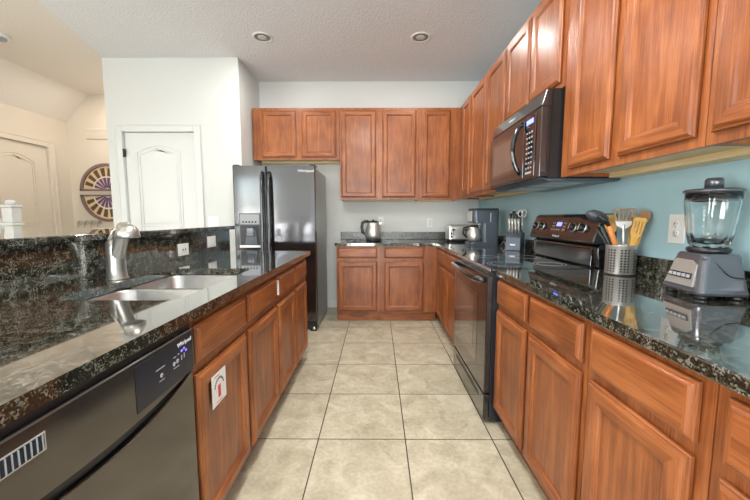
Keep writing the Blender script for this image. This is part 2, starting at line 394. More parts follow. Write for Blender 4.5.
for k, (a, b, c, d) in enumerate(SIDE):
    q = MB(); t = .05; A, B = XL-.09, XL-.03
    q.box(A, B, a, a+t, c, d, door_white); q.box(A, B, b-t, b, c, d, door_white); q.box(A, B, a+t, b-t, c, c+t, door_white); q.box(A, B, a+t, b-t, d-t, d, door_white)
    q.box(A, B, (a+b)/2-t/2, (a+b)/2+t/2, c+t, d-t, door_white)
    w = struct(q.build('window_%d' % (k+4)))
    g = MB(); g.box(XL-.066, XL-.062, a+t, b-t, c+t, d-t, pane_m); g.build('pane', w)

def arched(x0, x1, z0, zs, zp, n=22):
    """panel outline with a soft arched top: shoulders at zs, peak at zp"""
    pts = [(x0, z0), (x1, z0), (x1, zs)]
    for k in range(1, n):
        t = k/n; x = x1 + (x0-x1)*t; pts.append((x, zs + (zp-zs)*(0.5-0.5*math.cos(2*PI*t))**0.6))
    pts.append((x0, zs)); return pts
def panel_door(name, w, h, m, loc, rotz):
    """leaf in local frame: x 0..w, front at y=0 facing -Y"""
    r = MB(); r.box(0.004, w-0.004, 0.0, 0.035, 0.012, h-.004, m)
    o = struct(r.build(name, None, loc, (0, 0, R(rotz))))
    f = MB()
    sx = .135*w/.79*1.0
    for (z0, zs, zp) in ((1.10, h-.215, h-.145), (0.25, 0.93, 0.93)):
        out = arched(sx+.0, w-.18*w/.79, z0, zs, zp)
        for off, hh in ((0, .006), (.028, .005)):
            cx = sum(p[0] for p in out)/len(out); cz = (z0+zp)/2
            P = [(x + (off if x < cx else -off), 0 - .001, z + (off if z < cz else -off)) for (x, z) in out]
            P.append(P[0]); f.tube(P, hh, m, 6, 0.8)
        inn = [(x + (.045 if x < cx else -.045), z + (.045 if z < cz else -.045)) for (x, z) in out]
        f.prism(inn, 'Y', -.004, 0.001, m)
    f.build('raised_panel', o)
    return o
def casing(name, x0, x1, h, m, loc, rotz, cw=.065):
    f = MB()
    for (a, b, c, d) in ((x0-cw, x0, 0, h+cw), (x1, x1+cw, 0, h+cw)):
        f.box(a, b, -.018, -.001, c, d, m, .004); 
    f.box(x0, x1, -.018, -.001, h, h+cw, m, .004)
    f.box(x0-cw-.008, x0-cw+.006, -.024, -.001, 0, h+cw+.008, m, .003); f.box(x1+cw-.006, x1+cw+.008, -.024, -.001, 0, h+cw+.008, m, .003)
    f.box(x0-cw, x1+cw, -.024, -.001, h+cw-.006, h+cw+.008, m, .003)
    return struct(f.build(name, None, loc, (0, 0, R(rotz))))
d1 = panel_door('door_1', DX1-DX0, DZ, door_white, (DX0, YP+.022, 0), 0)
casing('trim_1', 0, DX1-DX0, DZ, door_white, (DX0, YP, 0), 0)
h = MB()
h.tube([(.0, -.03, 1.86), (.0, -.03, 1.955)], .008, black_mat, 8); h.box(-.045, .03, -.034, -.028, 1.935, 1.95, black_mat); h.box(-.002, .012, -.034, -.0015, 1.87, 1.945, black_mat)
h.build('hinge', d1)
d2 = panel_door('door_2', HY1-HY0, DZ, door_cream, (XL-.022, HY0, 0), 90)
casing('trim_2', 0, HY1-HY0, DZ, door_cream, (XL, HY0, 0), 90)
sbox('baseboard_back', (-1.50, -.475, YW-.013, YW, 0, .10), door_white)
sbox('baseboard_pantry', (DX1+.08, PX1, YP-.013, YP, 0, .10), door_white)
sbox('baseboard_hall', (XL, PX0, YH-.013, YH, 0, .10), door_cream)

# knee wall behind the island
q = MB(); q.box(-1.42, -1.302, .38, 2.93, 0, 1.096, white_wall); struct(q.build('wall_bar'))

# ------------------------------------------------------------------ cabinets
def nest(mb, x0, x1, z0, z1, prof, ys=0.0, close=True, mv=wood_v, mh=wood_h, mc=None):
    """nested rectangle loft (door or drawer front) facing -Y; prof = [(inset, y_out)]"""
    rings = []
    for (i, yo) in prof: rings.append([mb.bm.verts.new((x, ys-yo, z)) for (x, z) in ((x0+i, z0+i), (x1-i, z0+i), (x1-i, z1-i), (x0+i, z1-i))])
    iv, ih, ic = mb.mi(mv), mb.mi(mh), mb.mi(mc or mv)
    for a, b in zip(rings, rings[1:]):
        for k in range(4):
            f = mb.bm.faces.new([a[k], a[(k+1) % 4], b[(k+1) % 4], b[k]]); f.material_index = ih if k in (0, 2) else iv
    f = mb.bm.faces.new(rings[-1]); f.material_index = ic
    f = mb.bm.faces.new(rings[0][::-1]); f.material_index = iv
    bmesh.ops.recalc_face_normals(mb.bm, faces=mb.bm.faces)
DOOR_P = [(0, 0), (0, .007), (.003, .0105), (.0075, .0115), (.009, .0145), (.014, .0185), (.018, .0195), (.050, .0195), (.053, .0165), (.057, .0160), (.063, .0075), (.067, .007)]
DRAW_P = [(0, 0), (0, .007), (.003, .0105), (.0075, .0115), (.009, .0145), (.014, .0185), (.018, .0195), (.020, .0195)]
def cabinet(name, label, group, loc, rotz, w, z0, z1, depth, doors, drawers=(), kick=False, upper=False, hollow=False):
    t = thing(name, label, 'cabinet', (loc[0], loc[1], 0), rotz, group)
    b = MB(); g = .0008
    if upper:
        b.box(g, w-g, 0, .02, z0, z1, wood_v)                       # face frame
        b.box(g, .018, .02, depth, z0+.004, z1, wood_v); b.box(w-.018, w-g, .02, depth, z0+.004, z1, wood_v)
        b.box(.018, w-.018, .02, depth, z1-.018, z1, wood_v)
    else:
        if hollow:
            b.box(g, w-g, 0, .02, z0, z1, wood_v); b.box(g, .018, .02, depth, z0, z1, wood_v); b.box(w-.018, w-g, .02, depth, z0, z1, wood_v)
            b.box(.018, w-.018, .02, depth, z0, z0+.018, wood_v); b.box(.018, w-.018, depth-.01, depth, z0+.018, z1, wood_v)
        else: b.box(g, w-g, 0, depth, z0, z1, wood_v)
    b.build('body', t)
    if upper:
        p = MB(); p.box(.018, w-.018, .0205, depth-.002, z0+.022, z0+.034, maple); p.build('bottom_panel', t)
        p = MB(); p.box(.0185, w-.0185, depth-.10, depth-.004, z0-.004, z0+.0215, maple); p.build('hanging_rail', t)
    if kick:
        k = MB(); k.box(g, w-g, .045, depth-.02, 0.001, z0-.0005, wood_h); k.build('toe_kick', t)
    for (a, b_, c, d) in doors:
        m = MB(); nest(m, a, b_, c, d, DOOR_P, -.0032, mc=wood_v); m.build('door', t)
    for (a, b_, c, d) in drawers:
        m = MB(); nest(m, a, b_, c, d, DRAW_P, -.0032, mc=wood_h, mh=wood_h); m.build('drawer', t)
    return t
FX = .685; CT = .914; CB = .879; BT = .8785
# base cabinets, right run: local x runs towards the camera from the origin
DR = (.722, .858); DO = (.112, .690)
G_RB = 'base cabinets under the right worktop'
def runR(name, label, group, y_far, y_near, z0, z1, X, depth, doorsY, dz, drawersY=(), rz=None, kick=False, upper=False):
    return cabinet(name, label, group, (X, y_far), -90, y_far-y_near, z0, z1, depth,
                   [(y_far-a, y_far-b, dz[0], dz[1]) for a, b in doorsY], [(y_far-a, y_far-b, rz[0], rz[1]) for a, b in drawersY] if rz else (), kick, upper)
runR('base_cabinet', 'oak base cabinet with two drawers and two doors, between the oven and the inner corner', G_RB, 3.815, 2.652, .11, BT, FX, .63, [(3.72, 3.275), (3.225, 2.78)], DO, [(3.77, 3.275), (3.225, 2.78)], DR, True)
runR('base_cabinet', 'oak base cabinet with two doors touching the near side of the oven', G_RB, 1.866, 1.0575, .11, BT, FX, .63, [(1.852, 1.492), (1.455, 1.078)], DO, [(1.852, 1.492), (1.455, 1.078)], DR, True)
runR('base_cabinet', 'single-door oak base cabinet with one drawer, below the blender, second from the right frame edge', G_RB, 1.056, .652, .11, BT, FX, .63, [(1.03, .682)], DO, [(1.03, .680)], DR, True)
runR('base_cabinet', 'nearest oak base cabinet, cut off by the lower right corner of the photo', G_RB, .6505, .26, .11, BT, FX, .63, [(.623, .285)], DO, [(.620, .285)], DR, True)
# base cabinet on the back wall
FY = 3.82
cabinet('base_cabinet', 'oak base cabinet on the back wall under the kettle, two drawers over two doors', 'base cabinet on the back wall', (-.462, FY), 0, 1.145, .112, BT, .625,
        [(.017, .466, .125, .70), (.545, .993, .125, .70)], [(.017, .466, .742, .862), (.545, .993, .742, .862)], True)
# island cabinets: local x runs away from the camera
IX = -.605
def runI(name, label, y0, y1, doorsY, drawY, hollow=False):
    return cabinet(name, label, 'base cabinets of the island', (IX, y0), 90, y1-y0, .11, BT, .69,
        [(a-y0, b-y0, DO[0]-.002, DO[1]-.008) for a, b in doorsY], [(a-y0, b-y0, .720, .850) for a, b in drawY], True, hollow=hollow)
sinkcab = runI('base_cabinet', 'island sink cabinet with two doors, the near one carrying a white and red sticker', 1.035, 1.966, [(1.062, 1.475), (1.512, 1.945)], [(1.066, 1.478), (1.514, 1.95)], True)
farcab = runI('base_cabinet', 'narrow island cabinet at the far end facing the refrigerator, two slim doors', 1.968, 2.82, [(1.985, 2.375), (2.42, 2.77)], [(1.985, 2.38), (2.42, 2.775)])
q = MB(); q.box(-1.28, IX, .405, .417, 0.001, BT, wood_v); tag(q.build('end_panel'), 'oak end panel closing the island beside the dishwasher, at the left frame edge', 'cabinet panel')
# sticker on the near sink door, cream strip beside the third drawer
st = MB(); st.box(.100, .208, -.0240, -.0233, .520, .638, paper); so = st.build('sticker', sinkcab)
so['label'] = 'white sticker with red figure and curved dark lettering'
cx, cz = .154, .568
st = MB(); st.box(cx-.010, cx+.010, -.0246, -.0241, cz-.026, cz+.020, red_print); st.build('red_figure', so)
st = MB(); st.box(cx-.034, cx+.002, -.0246, -.0241, .626, .629, red_print); st.build('red_line', so)
st = MB(); st.box(cx-.024, cx+.024, -.0246, -.0241, .527, .530, red_print); st.build('red_line', so)
for k in range(11):
    a = R(165-15*k); x, z = cx+.034*math.cos(a), cz+.012+.034*math.sin(a)
    st = MB(); st.box(x-.0028, x+.0028, -.0246, -.0241, z-.0042, z+.0042, slot_dark); st.build('letter_mark', so)
st = MB(); st.box(.0045, .0115, -.022, -.0005, .74, .83, paper, .001); st.build('strip', farcab)['label'] = 'cream plastic strip'

# upper cabinets, back wall
UB, UT = 1.412, 2.485; UY = 4.12; UD = YW-UY-.002
def runB(label, x0, x1, z0, z1, doors, dz, grp='upper cabinets on the back wall'):
    return cabinet('wall_cabinet', label, grp, (x0, UY), 0, x1-x0, z0, z1, UD, [(a-x0, b-x0, dz[0], dz[1]) for a, b in doors], (), False, True)
runB('short two-door oak wall cabinet hung above the refrigerator', -1.475, -.4475, 1.885, UT, [(-1.365, -.962), (-.892, -.486)], (1.915, 2.452))
runB('tall two-door oak wall cabinet hung above the kettle', -.4460, .4955, UB, UT, [(-.428, -.012), (.062, .462)], (1.44, 2.455))
runB('tall single-door oak wall cabinet in the inner corner above the toaster', .4965, .980, UB, UT, [(.535, .866)], (1.44, 2.455))
UX = .98; UDX = XR-UX-.002
G_RU = 'upper cabinets on the right wall'
UDZ = (1.445, 2.452)
runR('wall_cabinet', 'narrow single-door oak wall cabinet on the right wall, farthest from the camera', G_RU, 4.118, 3.590, UB, UT, UX, UDX, [(3.93, 3.620)], UDZ, upper=True)
runR('wall_cabinet', 'two-door oak wall cabinet on the right wall, between the corner and the microwave', G_RU, 3.589, 2.650, UB, UT, UX, UDX, [(3.568, 3.120), (3.090, 2.664)], UDZ, upper=True)
runR('wall_cabinet', 'short two-door oak wall cabinet directly above the microwave', G_RU, 2.649, 1.838, 1.885, UT, UX, UDX, [(2.632, 2.254), (2.226, 1.878)], (1.915, 2.452), upper=True)
runR('wall_cabinet', 'two-door oak wall cabinet next to the microwave, above the utensil holder', G_RU, 1.837, 1.041, UB, UT, UX, UDX, [(1.750, 1.452), (1.399, 1.066)], UDZ, upper=True)
runR('wall_cabinet', 'nearest oak wall cabinet, cut off by the upper right corner of the photo', G_RU, 1.040, .60, UB, UT, UX, UDX, [(1.014, .630)], UDZ, upper=True)

# ------------------------------------------------------------------ stone
WX = .660
q = MB(); q.box(WX, XR-.002, .24, 1.8655, CB, CT, granite_m, .004, 2)
tag(q.build('worktop'), 'speckled dark granite worktop carrying the blender and the steel utensil holder', 'worktop', 'granite worktops')
q = MB(); L = [(-.478, 3.792), (WX, 3.792), (WX, 2.6515), (XR-.002, 2.6515), (XR-.002, YW-.002), (-.478, YW-.002)]
q.prism(L, 'Z', CB, CT, granite_m, .003)
tag(q.build('worktop'), 'L-shaped dark granite worktop in the inner corner carrying kettle, toaster and coffee maker', 'worktop', 'granite worktops')
# island worktop with sink cut-outs
q = MB(); SX0, SX1, SY0, SY1 = -1.145, -.700, 1.145, 1.885
q.box(-1.280, -.575, .39, SY0, CB, CT, granite_m); q.box(-1.280, -.575, SY1, 2.895, CB, CT, granite_m)
q.box(-1.280, SX0, SY0, SY1, CB, CT, granite_m); q.box(SX1, -.575, SY0, SY1, CB, CT, granite_m)
# rounded corners of the cut-out
rr = .06
for (cx, cy, sx, sy) in ((SX0, SY0, 1, 1), (SX1, SY0, -1, 1), (SX0, SY1, 1, -1), (SX1, SY1, -1, -1)):
    pts = [(cx, cy)] + [(cx+sx*(rr-rr*math.cos(R(a))), cy+sy*(rr-rr*math.sin(R(a)))) for a in range(0, 91, 15)]
    q.prism(pts, 'Z', CB, CT-.0002, granite_m)
island_top = tag(q.build('worktop'), 'dark granite island worktop with the double sink cut into it', 'worktop', 'granite worktops')
q = MB(); q.box(-1.3015, -1.2815, .38, 2.93, CT-.03, 1.0955, granite_m)
tag(q.build('backsplash'), 'tall dark granite backsplash behind the sink, below the bar ledge', 'backsplash')
q = MB(); q.prism([(-1.74, .34), (-1.255, .34), (-1.255, 2.985), (-1.74, 2.985)], 'Z', 1.097, 1.128, granite_m, .004)
tag(q.build('bar_ledge'), 'raised dark granite bar ledge running above the sink backsplash', 'bar top')
q = MB(); q.box(XR-.022, XR-.001, .24, 1.862, CT+.0005, 1.012, granite_m, .002)
tag(q.build('backsplash'), 'low dark granite backsplash behind the blender on the blue wall', 'backsplash')
q = MB(); q.box(XR-.022, XR-.001, 2.655, YW-.024, CT+.0005, 1.012, granite_m, .002)
tag(q.build('backsplash'), 'low dark granite backsplash behind the coffee maker and knife block', 'backsplash')
q = MB(); q.box(-.476, XR-.002, YW-.022, YW-.001, CT+.0005, 1.012, granite_soft, .002)
tag(q.build('backsplash'), 'low dark granite backsplash on the back wall behind the kettle', 'backsplash')

# ------------------------------------------------------------------ sink
sk = thing('double_sink', 'double bowl stainless undermount sink set in the island worktop', 'sink', ((SX0+SX1)/2, (SY0+SY1)/2, CB))
hx = (SX1-SX0)/2; hy = (SY1-SY0)/2
def bowl(cy, by, depth=.19):
    m = MB(); n = 6
    def rr_(e, z, rad): return rrect(hx+.005-e, by-e, rad, z, n, 0, cy)
    loops = [rr_(-.012, -.003, .07), rr_(0, -.003, .065), rr_(.006, -.010, .062), rr_(.012, -depth+.03, .055), rr_(.03, -depth+.006, .05), rr_(.06, -depth, .04)]
    i = m.mi(sink_steel); b2 = bmesh.new()
    rg = [[b2.verts.new(p) for p in L] for L in loops]
    for a, b in zip(rg, rg[1:]):
        for k in range(len(a)): b2.faces.new([a[k], a[(k+1) % len(a)], b[(k+1) % len(a)], b[k]])
    b2.faces.new(rg[-1]); bmesh.ops.recalc_face_normals(b2, faces=b2.faces); bmesh.ops.reverse_faces(b2, faces=b2.faces)
    m.merge(b2, i, smooth=True)
    o = m.build('bowl', sk)
    d = MB(); d.lathe([(0, -depth+.001), (.030, -depth+.001), (.036, -depth+.004), (.040, -depth+.002)], chrome, (0, cy, 0), 24); d.lathe([(0, -depth+.004), (.022, -depth+.005), (.020, -depth+.003)], slot_dark, (0, cy, 0), 20)
    d.build('drain', o)
bowl(-.187, .178); bowl(.187, .178)

# ------------------------------------------------------------------ faucet
fa = thing('kitchen_faucet', 'satin nickel pull-out kitchen faucet standing behind the sink', 'faucet', (-1.215, 1.555, CT+.0005), 0)
m = MB(); m.lathe([(.046, 0), (.046, .004), (.041, .010), (.039, .05), (.0375, .12), (.037, .155), (.033, .175), (.0, .190)], satin, (0, 0, 0), 28); m.build('body', fa)
m = MB()
path = []; rs = []
for k in range(15):
    t = k/14; x = -.002 + .085*t + .012*math.sin(PI*t); z = .085 + .165*math.sin(min(1, t*1.12)*PI/2) - .035*max(0, t-.75)/.25
    path.append((x, -.035*t, z)); rs.append(.034 - .006*math.sin(PI*t*.9))
m.tube(path, rs, satin, 18, 1.0); m.build('spout', fa)
m = MB(); m.lathe([(.0, .258), (.020, .254), (.034, .242), (.043, .222), (.047, .200), (.045, .196), (.030, .194)], satin, (.095, -.04, 0), 26); hd = m.build('spray_head', fa)
m = MB(); m.lathe([(0, .193), (.036, .193), (.040, .1955)], grey_plastic, (.095, -.04, 0), 24); m.build('spray_face', hd)
m = MB()
m.tube([(-.034, .004, .150), (-.022, .006, .190), (.004, .006, .225), (.034, .004, .248), (.058, .0, .256)], [.010, .017, .018, .015, .007], satin, 12, .55); m.build('lever', fa)

# ------------------------------------------------------------------ dishwasher
dw = thing('dishwasher', 'black steel dishwasher with touch panel built into the island', 'dishwasher', (-.590, .420, 0), 90)
w = .605
m = MB(); m.box(0, w, .022, .60, .10, .870, black_mat); m.box(.01, w-.01, .06, .5, .002, .10, black_mat); m.build('tub', dw)
m = MB(); zz = [.10, .45, .60, .64]
pts = []
# door below the arched pocket handle
def arc(x): return .735 - .055*(((x-w/2)/(w/2))**2)*-1 - .055
top = [(x*w/16, .672 + .050*(((x*w/16-w/2)/(w/2))**2)) for x in range(17)]
m.prism([(0.002, .105), (w-.002, .105)] + [(min(max(x, .002), w-.002), z) for x, z in top[::-1]], 'Y', -.008, .022, dark_steel, .002)
m.build('door', dw)
m = MB(); bt = [(min(max(x*w/16, .002), w-.002), .708 + .026*(((x*w/16-w/2)/(w/2))**2)) for x in range(17)]
m.prism(bt + [(w-.002, .858), (.002, .858)], 'Y', -.016, .022, dark_steel, .003); cp = m.build('control_panel', dw)
m = MB(); m.prism([(x, z-.030) for x, z in bt] + [(x, z-.001) for x, z in bt[::-1]], 'Y', .004, .020, black_mat); m.build('pocket_handle', dw)
m = MB(); m.box(.002, w-.002, -.004, .02, .8585, .8775, black_mat); m.build('top_strip', dw)
m = MB(); m.box(.345, .592, -.0175, -.0165, .730, .846, display_m, .0004); dp = m.build('touch_display', cp); 
text('Whirlpool', .017, white_mark, dp, (.550, -.0180, .832), (R(90), 0, 0))
for x, z, r_ in ((.440, .782, .0062), (.496, .788, .0065), (.512, .790, .0065)): m = MB(); m.lathe([(0, -.0182), (r_, -.0182), (r_, -.0176)], grey_mark, (x, 0, z), 16, 'Y'); m.build('touch_button', dp)
for x, z in ((.532, .792), (.546, .794)): m = MB(); m.box(x-.002, x+.002, -.0182, -.0176, z-.007, z+.007, grey_mark); m.build('touch_button', dp)
for x, z, l in ((.436, .803, .036), (.440, .769, .022), (.505, .775, .026), (.500, .806, .012), (.518, .808, .008)): m = MB(); m.box(x-l/2, x+l/2, -.0182, -.0176, z-.0013, z+.0013, grey_mark); m.build('printed_line', dp)
for x, z in ((.534, .812), (.546, .815), (.556, .806)): m = MB(); m.box(x-.004, x+.004, -.0183, -.0177, z-.003, z+.003, blue_led_soft); m.build('indicator_light', dp)
m = MB(); m.box(.008, .128, -.0172, -.0163, .800, .834, steel, .0005); m.box(.011, .125, -.0178, -.0173, .803, .831, display_m)
for k in range(12): m.box(.0125+k*.0098, .0142+k*.0098, -.0195, -.0173, .803, .831, grey_mark)
m.build('vent', cp)

# ------------------------------------------------------------------ refrigerator
FRX0, FRX1, FRY, FRZ = -1.478, -.632, 3.50, 1.725
fr = thing('refrigerator', 'black stainless side-by-side refrigerator beside the pantry wall', 'refrigerator', (FRX0, FRY, 0), 0)
w = FRX1-FRX0; sp = .345
m = MB(); m.box(.006, w-.004, .065, .74, .03, FRZ-.02, side_gray, .004)
m.box(.05, w-.05, .12, .70, .002, .03, black_mat); m.build('cabinet_body', fr)
def fdoor(x0, x1, nm):
    m = MB(); b2 = bmesh.new()
    # slightly crowned front
    n = 10; i = m.mi(black_steel)
    prof = [(x0, .06), (x0, .010), (x0+.003, .003), (x0+.010, .0), (x1-.010, .0), (x1-.003, .003), (x1, .010), (x1, .06)]
    A = [b2.verts.new((x, y, .10)) for x, y in prof]; B = [b2.verts.new((x, y, FRZ)) for x, y in prof]
    for k in range(len(A)-1):
        b2.faces.new([A[k], A[k+1], B[k+1], B[k]])
    b2.faces.new([A[-1], A[0], B[0], B[-1]]); b2.faces.new(A[::-1]); b2.faces.new(B)
    bmesh.ops.recalc_face_normals(b2, faces=b2.faces); m.merge(b2, i, smooth=False)
    o = m.build(nm, fr); return o
fl = fdoor(.0, sp-.004, 'freezer_door'); frd = fdoor(sp+.004, w, 'fridge_door')
def fhandle(x, par):
    m = MB(); P = [(x, -.008, .34), (x, -.048, .40), (x, -.055, .60), (x, -.058, 1.0), (x, -.055, 1.45), (x, -.048, 1.60), (x, -.012, 1.66)]
    m.tube(P, [.014, .017, .018, .018, .018, .017, .014], black_gloss, 12); m.build('handle', par)
fhandle(sp-.034, fl); fhandle(sp+.036, frd)
# dispenser
m = MB(); dx0, dx1, dz0, dz1 = .055, .275, .885, 1.245
m.box(dx0, dx1, -.012, -.004, dz0, dz1, grey_plastic, .002); ds = m.build('dispenser', fl)
m = MB(); m.box(dx0+.012, dx1-.012, -.0135, -.0122, dz1-.115, dz1-.012, grey_mark)
for k in range(5): m.box(dx0+.035+k*.032, dx0+.052+k*.032, -.0145, -.0136, dz1-.100, dz1-.082, black_mat)
m.build('control_strip', ds)
m = MB(); m.box(dx0+.012, dx1-.012, -.0135, -.0122, dz0+.035, dz1-.125, black_mat)
m.prism([(dx0+.06, dz0+.04), (dx1-.03, dz0+.04), (dx1-.05, dz0+.20), (dx0+.09, dz0+.20)], 'Y', -.024, -.0136, grey_plastic)
m.box(dx0+.085, dx1-.06, -.040, -.0245, dz0+.12, dz0+.21, mid_plastic, .004); m.build('paddle', ds)
m = MB(); m.box(dx0+.002, dx1-.002, -.022, -.0122, dz0+.004, dz0+.030, steel, .003); m.build('drip_tray', ds)
text('Whirlpool', .040, white_mark, frd, (w-.092, -.007, 1.672), (R(90), 0, 0))
m = MB(); m.box(.01, w-.01, .02, .062, .012, .094, black_mat, .003)
for k in range(5): m.box(.02, w-.02, .016, .0198, .022+k*.013, .029+k*.013, slot_dark)
m.build('base_grille', fr)
m = MB(); m.box(w-.075, w-.005, -.02, .10, .002, .045, black_mat, .008); m.lathe([(.017, 0), (.017, .012)], chrome, (w-.030, -.032, .035), 14, 'Y'); m.build('foot', fr)
for x in (.03, w-.03):
    m = MB(); m.box(x-.03, x+.03, .02, .14, FRZ+.0005, FRZ+.014, black_mat, .004); m.build('top_hinge', fr)

# ------------------------------------------------------------------ range
rg = thing('range_oven', 'freestanding black electric range with glass oven door and rear control console', 'oven', (.640, 2.645, 0), -90)
w = .775; D = XR-.640-.006
m = MB(); m.box(.0, w, .012, D, .03, .898, navy_side, .002); m.box(.02, w-.02, .06, D-.05, .001, .03, black_mat); m.build('body', rg)
m = MB(); m.box(.004, w-.004, -.022, .0115, .185, .872, appliance_black, .004); od = m.build('oven_door', rg)
m = MB(); m.box(.075, w-.17, -.0238, -.0222, .30, .735, window_tint, .0006); m.box(.20, w-.25, -.0248, -.0239, .36, .70, oven_glass, .0004); m.build('oven_window', od)
m = MB(); P = [(.035, -.022, .842), (.05, -.05, .845), (.10, -.066, .846), (w/2, -.074, .846), (w-.10, -.066, .846), (w-.05, -.05, .845), (w-.035, -.022, .842)]
m.tube(P, [.013, .015, .016, .016, .016, .015, .013], black_gloss, 12, 1.2); m.build('handle', od)
m = MB(); m.box(.004, w-.004, -.022, .0115, .028, .176, appliance_black, .004); sd = m.build('storage_drawer', rg)
m = MB(); m.box(.10, w-.10, -.0235, -.0222, .122, .150, slot_dark, .0006); m.build('finger_slot', sd)
m = MB(); m.box(-.0, w+.0, -.006, D-.1, .8985, .916, black_glass, .003, 2); ck = m.build('cooktop', rg)
m = MB()
for (x, y, r_) in ((.19, .16, .09), (.58, .16, .115), (.19, .42, .115), (.58, .42, .09)):
    for k in range(2):
        m = MB(); rr_ = r_-.022*k; m.lathe([(rr_, .9162), (rr_+.0015, .9166), (rr_+.003, .9162)], grey_mark, (x, y, 0), 40, cap=False); m.build('burner_ring', ck)
m = MB(); m.box(.0, w, -.009, -.0055, .899, .915, steel, .001); m.build('front_trim', ck)
# console: lower riser with a lip, upper raked panel
m = MB(); m.prism([(D, .9), (D-.085, .917), (D-.095, 1.03), (D-.075, 1.05), (D, 1.05)], 'X', .002, w-.002, black_gloss, .003); m.build('console_riser', rg)
m = MB(); m.prism([(D, 1.0505), (D-.125, 1.0505), (D-.128, 1.062), (D-.082, 1.205), (D-.06, 1.222), (D, 1.222)], 'X', .0, w, appliance_black, .004); cs = m.build('console', rg)
m = MB(); m.box(.05, w-.05, D-.1, D-.0955, .925, 1.02, black_steel, .001); m.build('riser_strip', rg)
tilt = math.atan2(.046, .143)   # lean of the panel face
ux = Vector((1, 0, 0)); un = Vector((0, -math.cos(tilt), math.sin(tilt))); uz = Vector((0, math.sin(tilt), math.cos(tilt)))
O = Vector((0, D-.105, 1.133))
def cpt(x, z, n): return O + ux*x + uz*z + un*n
def cbox(mb, x0, x1, z0, z1, n0, n1, mat):
    i = mb.mi(mat); b2 = bmesh.new(); V = [b2.verts.new(cpt(x, z, n)) for n in (n0, n1) for (x, z) in ((x0, z0), (x1, z0), (x1, z1), (x0, z1))]
    for f in ((0, 1, 2, 3), (7, 6, 5, 4), (0, 4, 5, 1), (1, 5, 6, 2), (2, 6, 7, 3), (3, 7, 4, 0)): b2.faces.new([V[k] for k in f])
    bmesh.ops.recalc_face_normals(b2, faces=b2.faces); mb.merge(b2, i)
for x in (.062, .152, .545, .645):
    m = MB(); c0 = cpt(x, .005, .001); c1 = cpt(x, .005, .006); m.tube([c0, c1], [.030, .030], steel, 24)
    m.tube([cpt(x, .005, .0065), cpt(x, .005, .026), cpt(x, .005, .030)], [.024, .021, .017], black_mat, 24); kn = m.build('knob', cs)
    m = MB(); cbox(m, x-.003, x+.003, -.014, .024, .0302, .034, steel); m.build('pointer', kn)
m = MB(); cbox(m, .285, .475, -.030, .052, .0008, .003, black_glass); dsp = m.build('display', cs)
m = MB(); cbox(m, .345, .405, .010, .036, .0032, .004, blue_led); m.build('clock_digits', dsp)
for k in range(3):
    for x in (.300, .318, .435, .452): m = MB(); cbox(m, x-.005, x+.005, -.018+.022*k, -.008+.022*k, .0032, .004, grey_mark); m.build('touch_key', dsp)
for x in (.34, .365, .39): m = MB(); cbox(m, x-.008, x+.008, -.020, -.012, .0032, .004, grey_mark); m.build('touch_key', dsp)
p = cpt(.375, -.058, .0015); text('Whirlpool', .020, white_mark, cs, p, (R(90)-tilt, 0, 0))

# ------------------------------------------------------------------ microwave
mw = thing('microwave', 'black over-the-range microwave with curved vertical handle', 'microwave', (.870, 2.640, 1.40), -90)
w = .790; D = XR-.87-.002
m = MB(); m.box(.004, w-.004, .052, D, .012, .478, black_mat, .002); m.build('casing', mw)
m = MB(); m.prism([(.0, .018), (.0, .385), (.0515, .385), (.0515, .018)], 'X', .0, w, appliance_black, .003); ft = m.build('front_frame', mw)
m = MB(); m.prism([(.0, .392), (.022, .470), (.030, .476), (.0515, .476), (.0515, .3855), (.008, .3855)], 'X', .0, w, appliance_black, .002); gr = m.build('top_vent', mw)
gt = math.atan2(.022, .078)
text('Whirlpool', .024, white_mark, gr, (.36, .009, .430), (R(90)-gt, 0, 0))
m = MB(); m.box(.012, .595, -.008, -.0005, .030, .372, appliance_black, .003); md = m.build('door', mw)
m = MB(); m.box(.055, .500, -.0095, -.0083, .075, .325, window_tint, .0006); m.box(.085, .47, -.0102, -.0096, .10, .30, oven_glass, .0004); m.build('window', md)
m = MB(); P = []
for k in range(13):
    t = k/12; P.append((.570, -.010-.050*math.sin(PI*t)**.7, .055+.30*t))
m.tube(P, [.009]+[.011]*11+[.009], black_gloss, 12, 1.3); m.build('handle', md)
m = MB(); m.box(.600, .735, -.006, -.0005, .030, .372, black_glass, .002); pn = m.build('keypad', mw)
m = MB(); m.box(.625, .71, -.0075, -.0062, .325, .350, blue_led); m.build('clock_digits', pn)
for r_ in range(8):
    for k in range(3): m = MB(); m.box(.630+k*.030, .645+k*.030, -.0074, -.0062, .077+r_*.028, .086+r_*.028, grey_mark); m.build('key', pn)
m = MB(); m.box(.628, .705, -.0074, -.0062, .048, .060, grey_mark); m.build('key', pn)
m = MB(); m.prism([(.005, .017), (.06, -.004), (D-.02, -.004), (D-.005, .011), (.053, .011)], 'X', .01, w-.01, grey_plastic, .001); un_ = m.build('underside', mw)
m = MB(); 
for a in (.07, .43): m.box(a, a+.28, .10, .30, -.0062, -.0042, steel)
m.build('grease_filter', un_)

